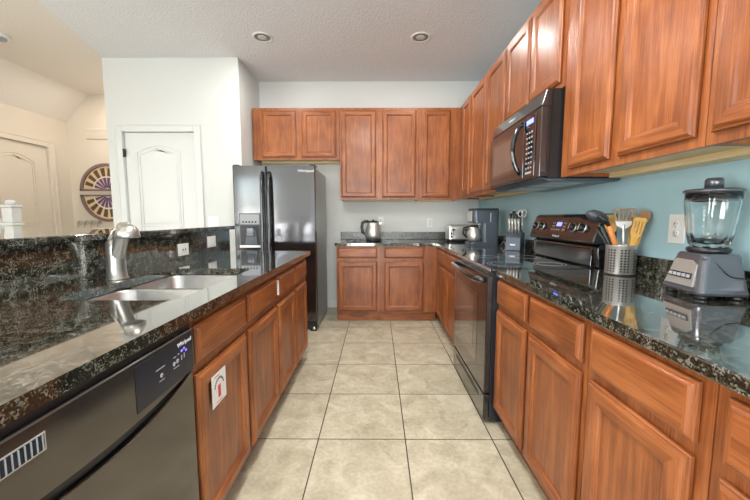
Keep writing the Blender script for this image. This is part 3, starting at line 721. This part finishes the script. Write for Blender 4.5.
# ------------------------------------------------------------------ outlets and switches
def plate(name, label, loc, rotz, kind, wp=.075, hp=.118, mat=white_plastic):
    t = thing(name, label, 'switch' if kind == 'switch' else 'outlet', loc, rotz, 'wall plates')
    m = MB(); m.box(-wp/2, wp/2, -.006, -.0005, -hp/2, hp/2, mat, .002, 2); m.build('cover_plate', t)
    if kind == 'outlet':
        for s in (-1, 1):
            m = MB(); m.lathe([(0, -.0085), (.0165, -.0085), (.017, -.0062)], mat, (0, 0, s*.0195), 20, 'Y')
            r = m.build('receptacle', t); z = s*.0195
            m = MB(); m.box(-.0075, -.005, -.0092, -.0086, z-.001, z+.008, slot_dark); m.box(.005, .0075, -.0092, -.0086, z, z+.007, slot_dark)
            m.lathe([(0, -.0092), (.0025, -.0092), (.0025, -.0086)], slot_dark, (0, 0, z-.008), 8, 'Y'); m.build('slot', r)
    elif kind == 'switch':
        n = max(1, round(wp/.075+.2)); 
        for k in range(2):
            x = (-.022, .022)[k]; m = MB(); m.box(x-.016, x+.016, -.010, -.0062, -.033, .033, mat, .0015); m.build('rocker', t)
    else:
        m = MB(); m.box(-.036, .036, -.009, -.0062, -.016, .016, mat, .002)
        m.box(-.020, -.008, -.0096, -.0091, -.006, .006, slot_dark); m.box(.008, .020, -.0096, -.0091, -.006, .006, slot_dark); m.build('receptacle', t)
    return t
plate('wall_outlet', 'white double outlet on the blue wall left of the blender', (XR, 1.500, 1.150), -90, 'outlet', .082, .128)
plate('wall_outlet', 'white outlet on the back wall left of the toaster', (.69, YW, 1.130), 0, 'outlet')
plate('wall_outlet', 'white outlet on the back wall just behind the kettle', (.05, YW, 1.150), 0, 'outlet')
plate('wall_switch', 'white double rocker switch beside the pantry door', (-1.835, YP, 1.150), 0, 'switch', .118)
plate('wall_outlet', 'grey plate in the sink backsplash nearer the faucet', (-1.2815, 2.215, .990), 90, 'flat', .118, .078, white_plastic)
plate('wall_outlet', 'grey double plate in the sink backsplash nearer the refrigerator', (-1.2815, 2.60, 1.015), 90, 'switch', .125, .085, white_plastic)

# ------------------------------------------------------------------ ceiling fittings
for lx, ly, lb in ((-1.09, 3.39, 'round recessed ceiling lamp nearer the refrigerator'), (.415, 3.40, 'round recessed ceiling lamp nearer the microwave')):
    t = thing('recessed_lamp', lb, 'ceiling light', (lx, ly, ZC), 0, 'recessed ceiling lamps')
    m = MB(); m.lathe([(.074, -.0008), (.096, -.0008), (.094, -.007), (.078, -.009), (.074, -.004)], white_plastic, (0, 0, 0), 36, cap=False); m.build('trim_ring', t)
    m = MB(); m.lathe([(.0745, -.003), (.060, -.0022), (.050, -.0012), (0, -.001)], can_grey, (0, 0, 0), 32, cap=False); m.build('recess', t)
    m = MB(); m.lathe([(0, -.012), (.03, -.011), (.042, -.006), (.044, -.0025)], bulb_m, (0, 0, 0), 28, cap=False); m.build('bulb', t)
t = thing('smoke_detector', 'round white smoke detector on the hall ceiling', 'smoke detector', (-3.56, 3.33, ZC), 0)
m = MB(); m.lathe([(.085, -.0005), (.085, -.018), (.078, -.030)], white_plastic, (0, 0, 0), 32); m.build('base', t)
m = MB(); m.lathe([(.060, -.0305), (.058, -.042), (.045, -.048), (0, -.049)], grey_mark, (0, 0, 0), 28); m.build('cover', t)

# ------------------------------------------------------------------ hall things
HY = YH-.001
def half_art(label, sgn, zc):
    t = thing('half_round_wall_art', label, 'wall art', (-3.86, HY, zc), 0, 'half round wall ornaments')
    r = .385
    def fan(mb, r0, r1, a0, a1, y0, y1, mat, n=6):
        P = [(r1*math.cos(a0+(a1-a0)*k/n), sgn*r1*math.sin(a0+(a1-a0)*k/n)) for k in range(n+1)] + [(r0*math.cos(a1-(a1-a0)*k/n), sgn*r0*math.sin(a1-(a1-a0)*k/n)) for k in range(n+1)]
        mb.prism(P, 'Y', y0, y1, mat)
    m = MB(); 
    for k in range(8): fan(m, r-.038, r, PI*k/8, PI*(k+1)/8, -.04, -.001, bronze, 4)
    m.box(-r, r, -.04, -.001, min(0, sgn*.022), max(0, sgn*.022), bronze); m.build('frame', t)
    m = MB()
    for k in range(11):
        a = PI*(k+.5)/11; fan(m, .07, r-.04, a-.14, a+.14, -.016, -.002, cream_tile, 3)
    m.build('panel', t)
    m = MB()
    for k in range(10):
        a = PI*(k+.02+.0)/9.04 ; a = min(a, PI); fan(m, .21, r-.065, max(a-.085, 0), min(a+.085, PI), -.030, -.017, brown_spoke, 2); fan(m, .05, .185, max(a-.085, 0), min(a+.085, PI), -.030, -.017, purple_ring, 2)
    m.build('spoke', t)
    m = MB()
    for k in range(8): fan(m, .19, .202, PI*k/8, PI*(k+1)/8, -.034, -.0305, white_plastic, 3)
    m.build('ring', t)
half_art('upper half of the round fan-patterned wall art in the hall', 1, 1.580)
half_art('lower half of the round fan-patterned wall art in the hall', -1, 1.525)
t = thing('coat_rack', 'small silver hook rack under the round wall art', 'coat rack', (-4.17, HY, 1.125), 0)
m = MB(); m.box(-.17, .19, -.014, -.001, -.012, .012, steel, .002); m.build('rail', t)
for k in range(4):
    x = -.13+k*.095; m = MB(); m.lathe([(.032, -.022), (.036, -.022), (.036, -.015), (.032, -.015)], satin, (x, 0, .0), 18, 'Y', cap=False)
    m.tube([(x, -.016, .02), (x, -.05, -.02), (x, -.06, -.05), (x, -.045, -.06)], .006, satin, 8); m.build('hook', t)
t = thing('framed_print', 'small framed print of brown squares low on the hall wall', 'picture', (-3.92, HY, 1.00), 0)
m = MB(); m.box(-.20, .16, -.02, -.001, -.08, .05, paper, .003); m.build('board', t)
m = MB()
for k in range(4):
    for j in range(2): m.box(-.18+k*.08, -.125+k*.08, -.023, -.0205, -.06+j*.055, -.02+j*.055, (walnut_tip, cream_tile, bronze)[(k+j) % 3])
m.build('square', t)
t = thing('air_vent', 'white slotted air vent high on the hall wall', 'vent', (-4.02, HY, 2.38), 0)
m = MB(); m.box(-.10, .30, -.012, -.001, -.075, .075, door_cream, .003); m.build('frame', t)
m = MB()
for k in range(6): m.box(-.085, .285, -.016, -.0125, -.06+k*.022, -.048+k*.022, door_cream)
m.build('louver', t)
t = thing('stair_banister', 'white stair banister with square newel post in the hall', 'banister', (-3.70, 3.42, 0), 0)
m = MB(); m.box(-.045, .045, -.045, .045, 0, 1.12, door_white, .005); m.box(-.062, .062, -.062, .062, 1.12, 1.15, door_white, .006)
m.box(-.05, .05, -.05, .05, 1.1505, 1.30, door_white, .006); m.box(-.062, .062, -.062, .062, 1.3005, 1.325, door_white, .006); m.lathe([(.03, 1.3255), (.045, 1.345), (.035, 1.37), (0, 1.38)], door_white, (0, 0, 0), 20); m.build('newel_post', t)
m = MB(); m.tube([(-.066, 0, 1.10), (-.64, 0, 1.62)], .032, door_white, 10, 1.2); m.build('handrail', t)
for k in range(5):
    x = -.13-.11*k; m = MB(); m.box(x-.014, x+.014, -.014, .014, 0.002, 1.13-(x)*.907-.085, door_white, .003); m.build('baluster', t)

# ------------------------------------------------------------------ kettle, cord
t = thing('electric_kettle', 'stainless electric kettle with black handle on the back worktop', 'kettle', (-.045, 4.12, CT+.0006), 0)
m = MB(); m.lathe([(.088, 0), (.092, .006), (.090, .024), (.075, .028)], black_mat, (0, 0, 0), 30); m.build('power_base', t)
m = MB(); m.lathe([(.078, .029), (.098, .040), (.104, .075), (.100, .125), (.088, .180), (.074, .215), (.066, .226)], steel, (0, 0, 0), 34); m.build('body', t)
m = MB(); m.lathe([(.067, .2265), (.060, .238), (.040, .246), (0, .249)], black_mat, (0, 0, 0), 28); m.lathe([(.012, .247), (.014, .258), (0, .262)], black_mat, (0, 0, 0), 14); m.build('lid', t)
m = MB(); m.prism([(.070, .190), (.108, .222), (.104, .228), (.062, .222)], 'Y', -.018, .018, steel, .003); m.build('spout', t)
m = MB(); m.tube([(-.058, 0, .236), (-.098, 0, .243), (-.132, 0, .222), (-.140, 0, .165), (-.128, 0, .105), (-.100, 0, .075)], [.011, .013, .014, .014, .013, .011], black_mat, 12, 1.3); m.build('handle', t)
m = MB()
P = [(-.135, .03, .004)]
for k in range(1, 30):
    a = k/29; P.append((-.135-.20*a, .03-.05*math.sin(a*9), .004 + .012*abs(math.sin(a*7))))
m.tube(P, .004, black_mat, 8); m.box(-.24, -.20, -.02, .012, .0, .022, black_mat, .003)
tag(m.build('power_cord', None, (-.045, 4.10, CT+.001)), 'black power cord coiled on the back worktop beside the kettle', 'cord')

# ------------------------------------------------------------------ toaster
t = thing('toaster', 'wide stainless toaster with black base in the back corner', 'toaster', (.985, 4.08, CT+.0006), 0)
m = MB(); m.loft([rrect(.148, .10, .03, .008), rrect(.150, .102, .03, .03)], black_mat); m.build('base', t)
m = MB(); m.loft([rrect(.146, .098, .03, .031), rrect(.146, .098, .03, .175), rrect(.140, .092, .03, .190), rrect(.125, .078, .025, .197)], steel, smooth=False); bd = m.build('shell', t)
for y in (-.045, .0, .045):
    m = MB(); m.box(-.11, .11, y-.010, y+.010, .1972, .1985, slot_dark); m.build('slot', bd)
for x in (-.085, .06):
    m = MB(); m.box(x-.004, x+.004, -.0995, -.0985, .07, .165, slot_dark); m.box(x-.018, x+.018, -.118, -.0996, .135, .150, black_mat, .003); m.build('lever', t)
for x, z in ((-.11, .10), (-.11, .06), (.10, .10), (.10, .06), (.03, .10)):
    m = MB(); m.lathe([(0, -.110), (.010, -.110), (.012, -.0986)], black_mat, (x, 0, z), 16, 'Y'); m.build('dial', t)

# ------------------------------------------------------------------ coffee maker (faces the aisle)
t = thing('coffee_maker', 'tall grey drip coffee maker with glass carafe on the far right worktop', 'coffee maker', (.925, 3.50, CT+.0006), -90)
# local: x towards camera, y towards the wall
m = MB(); m.loft([rrect(.105, .145, .03, 0, cy=.155), rrect(.108, .148, .03, .02, cy=.155), rrect(.108, .148, .03, .035, cy=.155)], grey_plastic); m.build('base', t)
m = MB(); m.loft([rrect(.105, .080, .03, .0355, cy=.220), rrect(.105, .085, .03, .23, cy=.215)], grey_plastic); m.build('water_tank', t)
m = MB(); m.loft([rrect(.105, .130, .04, .2305, cy=.170), rrect(.107, .135, .04, .345, cy=.168), rrect(.100, .128, .04, .365, cy=.168)], grey_plastic); hd = m.build('brew_head', t)
m = MB(); m.loft([rrect(.110, .137, .04, .3655, cy=.168), rrect(.108, .135, .04, .376, cy=.168)], black_mat); m.build('lid', t)
m = MB(); m.box(-.075, .075, .024, .036, .245, .350, steel, .004); m.build('front_badge', t)
m = MB(); m.lathe([(.050, .038), (.066, .060), (.070, .10), (.060, .150), (.045, .175), (.045, .19)], steel, (0, .075, 0), 28); cf = m.build('carafe', t)
m = MB(); m.lathe([(.048, .1905), (.046, .205), (0, .210)], black_mat, (0, .075, 0), 24); m.build('carafe_lid', cf)
m = MB(); m.tube([(0, .018, .190), (0, -.030, .180), (0, -.034, .12), (0, .006, .08)], .010, black_mat, 10); m.build('handle', cf)
m = MB()
for k in range(8): m.box(.1075, .1088, .205, .213, .235+.011*k+.01, .242+.011*k+.01, white_mark)
m.build('side_lettering', t)
m = MB(); P = [(1.245, 3.40, CT+.01), (1.262, 3.36, CT+.05), (1.262, 3.32, CT+.03), (1.25, 3.27, CT+.006), (1.24, 3.22, CT+.005), (1.27, 3.19, CT+.03), (1.30, 3.19, CT+.09)]
m.tube(P, .004, grey_mark, 8); tag(m.build('power_cord'), 'grey power cord looping behind the knife block and the coffee maker', 'cord')

# ------------------------------------------------------------------ knife block with knives and scissors
t = thing('knife_block', 'grey slotted knife block with small pale badge, between coffee maker and oven', 'knife block', (1.205, 2.96, CT+.0006), -38)
m = MB(); m.prism([(-.055, 0), (.070, 0), (.075, .150), (-.01, .175), (-.048, .115)], 'X', -.062, .062, grey_plastic, .004); m.build('block', t)
m = MB(); m.box(-.022, .022, -.0575, -.0555, .045, .058, white_mark); m.build('badge', t)
grpk = 'knives standing in the knife block'
th = R(-38); lean = Vector((0, -.16, 1)).normalized()
KB = Matrix.Translation((1.205, 2.96, CT)) @ Matrix.Rotation(th, 4, 'Z')
names = ['leftmost steel-handled knife of the back row in the block', 'second knife from the left of the back row in the block', 'third knife from the left of the back row in the block', 'fourth knife of the back row in the block', 'leftmost steak knife of the front row in the block', 'second steak knife of the front row in the block', 'third steak knife of the front row in the block', 'rightmost steak knife of the front row in the block']
for k in range(8):
    row = k//4; x = -.042 + .026*(k % 4); y = (.035 if row == 0 else -.020); z = .162 if row == 0 else .150; L_ = (.165, .185, .16, .17)[k % 4] if row == 0 else .120
    if row == 0 and k == 3: x = .03
    o = thing('kitchen_knife', names[k], 'knife', KB @ Vector((x, y, z)), -38, grpk)
    m = MB(); P = [tuple(lean*L_*s) for s in (.0, .35, .7, 1.0)]; m.tube(P, [.007, .009, .008, .010], steel if row else black_mat, 10, 1.3); hh = m.build('handle', o)
    m = MB(); m.lathe([(.0095, 0), (.0105, .006), (.006, .012)], steel, tuple(lean*(L_-.002)), 12); m.build('end_cap', hh)
    m = MB(); m.tube([(0, 0, 0), tuple(lean*-.03)], [.006, .005], steel, 8, .3); m.build('blade', o)
o = thing('kitchen_scissors', 'scissors with round silver loops in the right side of the knife block', 'scissors', KB @ Vector((.054, .012, .172)), -38)
for s in (-1, 1):
    m = MB(); P = [(s*.006+.017*math.cos(a)*1.0+s*.010, -.012, .150+.030*math.sin(a)) for a in [2*PI*k/18 for k in range(19)]]; m.tube(P, .004, steel, 8)
    m.tube([(s*.004, -.01, .122), (0, 0, -.02)], .004, steel, 8); m.build('loop_handle', o)

# ------------------------------------------------------------------ utensil holder
UC = Vector((1.228, 1.700, CT+.0006))
t = thing('utensil_holder', 'round perforated stainless utensil holder beside the oven', 'utensil holder', UC, 0)
m = MB(); r_, hh = .066, .148
m.lathe([(0, 0.002), (r_-.004, .002), (r_, .006), (r_, hh-.002), (r_+.0012, hh), (r_-.001, hh+.0012), (r_-.0022, hh-.001), (r_-.002, .008), (0, .006)], perf_m, (0, 0, 0), 48, cap=False); cyl = m.build('cup', t)
m = MB(); m.lathe([(r_+.0005, .0), (r_+.002, .003), (r_+.0005, .006)], black_mat, (0, 0, 0), 40, cap=False); m.build('rubber_ring', t)
def utensil(name, label, cat, base, tip): 
    """returns thing at the base point and the axis vector to the tip"""
    b = UC + Vector(base); o = thing(name, label, cat, b, 0, 'utensils in the steel holder'); return o, Vector(tip)-b
def blade_plate(mb, A, B, halfw, th_, mat, side, slots=0):
    """flat head from A to B (local), halfw list along length, side = unit vector across"""
    i = mb.mi(mat); ax = (B-A); n = len(halfw); nrm = ax.cross(side).normalized(); b2 = bmesh.new(); rg_ = []
    for k, h_ in enumerate(halfw):
        c = A + ax*(k/(n-1)); rg_.append([b2.verts.new(c+side*h_+nrm*th_), b2.verts.new(c-side*h_+nrm*th_), b2.verts.new(c-side*h_-nrm*th_), b2.verts.new(c+side*h_-nrm*th_)])
    for a, b in zip(rg_, rg_[1:]):
        for k in range(4): b2.faces.new([a[k], a[(k+1) % 4], b[(k+1) % 4], b[k]])
    b2.faces.new(rg_[0][::-1]); b2.faces.new(rg_[-1]); bmesh.ops.recalc_face_normals(b2, faces=b2.faces); mb.merge(b2, i)
# big charcoal spoon leaning left
o, v = utensil('serving_spoon', 'charcoal nylon serving spoon leaning left towards the oven', 'spoon', (.015, .010, .02), (1.114, 1.730, 1.205))
m = MB(); m.tube([(0, 0, 0), tuple(v*.5), tuple(v*.82)], [.006, .007, .008], grey_nylon, 10); m.build('handle', o)
m = MB(); hv = v.normalized(); c = v*1.0; rings = []
side = Vector((.75, .1, .45)).normalized()
m.tube([tuple(c + Vector((-1, 0, .35)).normalized()*s) for s in (-.058, -.050, -.028, 0, .028, .047, .054)], [.006, .021, .033, .037, .032, .018, .004], grey_nylon, 16, .85); m.build('bowl', o)
# slotted turner
o, v = utensil('slotted_turner', 'slotted olive-brown turner with silver shaft standing upright in the holder', 'spatula', (.005, -.01, .02), (1.200, 1.655, 1.168))
m = MB(); m.tube([(0, 0, 0), tuple(v*.6), tuple(v*1.0)], [.007, .0065, .006], steel, 10); m.build('shaft', o)
A = v*.90; m = MB(); sd = Vector((.92, .39*-1, 0)).normalized()
blade_plate(m, A, v*1.06, [.008, .030, .034], .0015, steel, sd); m.build('neck', o)
m = MB(); up_ = Vector((0, -.05, 1)).normalized(); B0 = v*1.06; B1 = B0+up_*.062
blade_plate(m, B0, B0+up_*.012, [.036, .039], .002, olive, sd); blade_plate(m, B0+up_*.050, B1, [.045, .046, .042], .002, olive, sd)
for k in range(6):
    f = -1+2*k/5; hw = .0042; c0 = B0+up_*.011+sd*f*.036; c1 = B0+up_*.051+sd*f*.041
    blade_plate(m, c0, c1, [hw, hw], .002, olive, sd)
m.build('slotted_head', o)
# orange handled server on the left
o, v = utensil('orange_handled_server', 'orange and black handled server leaning left in the holder', 'server', (.020, -.008, .02), (1.138, 1.668, 1.160))
m = MB(); m.tube([(0, 0, 0), tuple(v*.6), tuple(v)], [.006, .009, .010], orange_pl, 10, 1.4); m.build('handle', o)
m = MB(); m.tube([tuple(v*.99), tuple(v*1.12+Vector((-.01, 0, .0))), tuple(v*1.2+Vector((-.03, 0, .0)))], [.008, .014, .006], black_mat, 10, 1.0); m.build('tip', o)
o, v = utensil('cooking_tongs', 'black tongs crossing behind the charcoal spoon', 'tongs', (.020, .012, .02), (1.152, 1.752, 1.140))
for s in (-1, 1):
    m = MB(); q_ = Vector((s*.010, 0, 0)); m.tube([(0, 0, 0), tuple(v*.6+q_), tuple(v*.95+q_*1.6), tuple(v*1.05+q_*.6)], [.005, .006, .008, .007], black_mat, 8); m.build('arm', o)
# bamboo ones
def flat_bamboo(name, label, cat, base, tip, wh, headlen, mat=bamboo, slots=False, across=(.8, -.6, 0)):
    o, v = utensil(name, label, cat, base, tip); ln = v.length; d = v.normalized(); sd = (Vector(across) - d*Vector(across).dot(d)).normalized()
    m = MB(); blade_plate(m, Vector((0, 0, 0)), d*(ln-headlen+.004), [.007, .0075, .009, .012], .0035, bamboo, sd); m.build('handle', o)
    A, B = d*(ln-headlen), d*ln; m = MB()
    if slots:
        blade_plate(m, A, A+(B-A)*.25, [wh*.45, wh*.8], .003, mat, sd); blade_plate(m, A+(B-A)*.82, B, [wh, wh*.95, wh*.7], .003, mat, sd)
        for f in (-.80, -.27, .27, .80): blade_plate(m, A+(B-A)*.24+sd*f*wh*.80, A+(B-A)*.83+sd*f*wh*.84, [wh*.17, wh*.17], .003, mat, sd)
    else: blade_plate(m, A, B, [wh*.45, wh*.8, wh, wh*1.02, wh*.92, wh*.6], .004, mat, sd)
    m.build('head', o); return o
flat_bamboo('bamboo_spatula', 'plain bamboo spatula standing between charcoal spoon and slotted turner', 'spatula', (-.020, .035, .02), (1.213, 1.768, 1.215), .028, .10)
flat_bamboo('bamboo_slotted_spatula', 'slotted bamboo spatula leaning right in the holder', 'spatula', (.018, -.005, .02), (1.250, 1.614, 1.200), .028, .105, slots=True)
flat_bamboo('bamboo_spoon', 'bamboo spoon behind the slotted bamboo spatula, leaning right', 'spoon', (.03, -.005, .02), (1.268, 1.690, 1.212), .022, .08)
flat_bamboo('brown_tipped_spoon', 'wooden spoon with dark brown head, rightmost utensil in the holder', 'spoon', (.035, -.02, .02), (1.290, 1.640, 1.232), .024, .055, mat=walnut_tip)

# ------------------------------------------------------------------ blender
BZ = CT+.0006
t = thing('countertop_blender', 'grey and steel blender with fluted glass jar on the right worktop', 'blender', (1.204, 1.238, BZ), -98)
# local: front faces -Y, x towards camera
def sq(hx_, hy_, z, cy=0, r_=.02): return rrect(hx_, hy_, r_, z, 5, 0, cy)
m = MB(); m.loft([sq(.098, .078, .016), sq(.100, .080, .024), sq(.096, .078, .036), sq(.078, .068, .110, .004), sq(.070, .062, .150, .008), sq(.064, .058, .158, .008)], mid_plastic, smooth=False); m.build('base', t)
for x, y in ((-.07, -.055), (.07, -.055), (-.07, .055), (.07, .055)):
    m = MB(); m.lathe([(.017, 0), (.019, .004), (.017, .0155)], black_mat, (x, y, 0), 16); m.build('foot', t)
m = MB()
def fr_pt(x, z): # front face of the base at height z
    f = (z-.036)/(.110-.036); return (x, -.0815+f*(.017) - .003, z)
m.loft([[fr_pt(-.070, .040), fr_pt(.066, .040), fr_pt(.056, .118), fr_pt(.03, .132), fr_pt(-.045, .132), fr_pt(-.054, .122)],
        [tuple(Vector(p)+Vector((0, .006, 0))) for p in [fr_pt(-.070, .040), fr_pt(.066, .040), fr_pt(.056, .118), fr_pt(.03, .132), fr_pt(-.045, .132), fr_pt(-.054, .122)]]], steel); fp = m.build('steel_panel', t)
m = MB(); m.loft([[fr_pt(-.058, .066), fr_pt(.052, .066), fr_pt(.050, .086), fr_pt(-.056, .086)], [tuple(Vector(p)+Vector((0, -.004, 0))) for p in [fr_pt(-.058, .066), fr_pt(.052, .066), fr_pt(.050, .086), fr_pt(-.056, .086)]]], black_mat); bs = m.build('button_strip', fp)
for k in range(5):
    x = -.046+k*.0215; m = MB(); m.loft([[tuple(Vector(fr_pt(x+a, b))+Vector((0, -.0045, 0))) for a, b in ((-.008, .070), (.008, .070), (.008, .082), (-.008, .082))], [tuple(Vector(fr_pt(x+a, b))+Vector((0, -.0065, 0))) for a, b in ((-.007, .071), (.007, .071), (.007, .081), (-.007, .081))]], grey_mark); m.build('button', bs)
# dark swoosh line round the side facing the camera
m = MB(); P = []
for k in range(16):
    s = k/15; z = .140 - .062/(1+math.exp(-(s-.45)*11)); f = (z-.036)/(.110-.036); xx = .0965-f*.0178 if z < .110 else .078-(z-.11)/.04*.014
    P.append((xx+.0015, -.058+.118*s, z))
m.tube(P, .0022, black_mat, 6); m.build('trim_line', t)
m = MB(); m.lathe([(.054, .1585), (.060, .162), (.062, .172), (.056, .178)], black_mat, (0, .006, 0), 30); m.build('collar', t)
def fl(z, a): return 1 + (.035 if .185 < z < .36 else 0)*math.cos(a*9)
m = MB(); jp = [(.050, .179), (.055, .19), (.063, .23), (.070, .29), (.0745, .340), (.0765, .368), (.078, .372), (.074, .373), (.0705, .340), (.066, .29), (.059, .232), (.050, .195), (.0, .190)]
m.lathe(jp, glass_m, (0, .006, 0), 72, flute=fl); jr = m.build('jar', t)
m = MB(); m.lathe([(0, .200), (.012, .200), (.010, .214), (0, .216)], steel, (0, .006, 0), 14)
for a in range(4): 
    c_, s_ = math.cos(a*PI/2+.4), math.sin(a*PI/2+.4); m.tube([(0, .006, .210), (c_*.020, .006+s_*.020, .212), (c_*.032, .006+s_*.032, .224 if a % 2 else .204)], [.006, .005, .001], steel, 6, .3)
m.build('blade', t)
m = MB(); m.lathe([(.068, .350), (.070, .3735), (.083, .3745), (.084, .382), (.078, .387), (0, .390)], mid_plastic, (0, .006, 0), 40); m.lathe([(.064, .342), (.064, .3495), (.055, .342)], mid_plastic, (0, .006, 0), 30); ld = m.build('lid', t)
m = MB(); m.lathe([(.026, .3905), (.026, .418), (.022, .426), (0, .428)], mid_plastic, (0, .006, 0), 28); m.build('lid_cap', ld)
m = MB(); m.tube([(1.285, 1.13, BZ+.006), (1.285, 1.08, BZ+.005), (1.27, 1.0, BZ+.005), (1.24, .93, BZ+.005)], .005, grey_mark, 8); tag(m.build('power_cord'), 'grey cord trailing on the worktop from the blender', 'cord')

# ------------------------------------------------------------------ added sofa, unseen behind the camera, to darken the refrigerator reflection
t = thing('sofa', 'added dark fabric sofa under the windows, unseen but for its reflection in the refrigerator doors', 'sofa', (-2.55, -2.72, 0), 180)
m = MB(); m.box(-1.05, 1.05, -.42, .42, .08, .40, sofa_m, .03, 2); m.build('base', t)
m = MB(); m.box(-1.05, 1.05, .20, .42, .405, .88, sofa_m, .05, 3); m.build('backrest', t)
for x in (-1.14, 1.14): m = MB(); m.box(x-.085, x+.085, -.42, .42, .08, .64, sofa_m, .04, 3); m.build('armrest', t)
for x in (-.52, .52): m = MB(); m.box(x-.50, x+.50, -.43, .19, .405, .52, sofa_m, .04, 3); m.build('seat_cushion', t)
for x in (-.95, .95):
    for y in (-.35, .35): m = MB(); m.lathe([(.02, .001), (.028, .079)], black_mat, (x, y, 0), 12); m.build('leg', t)
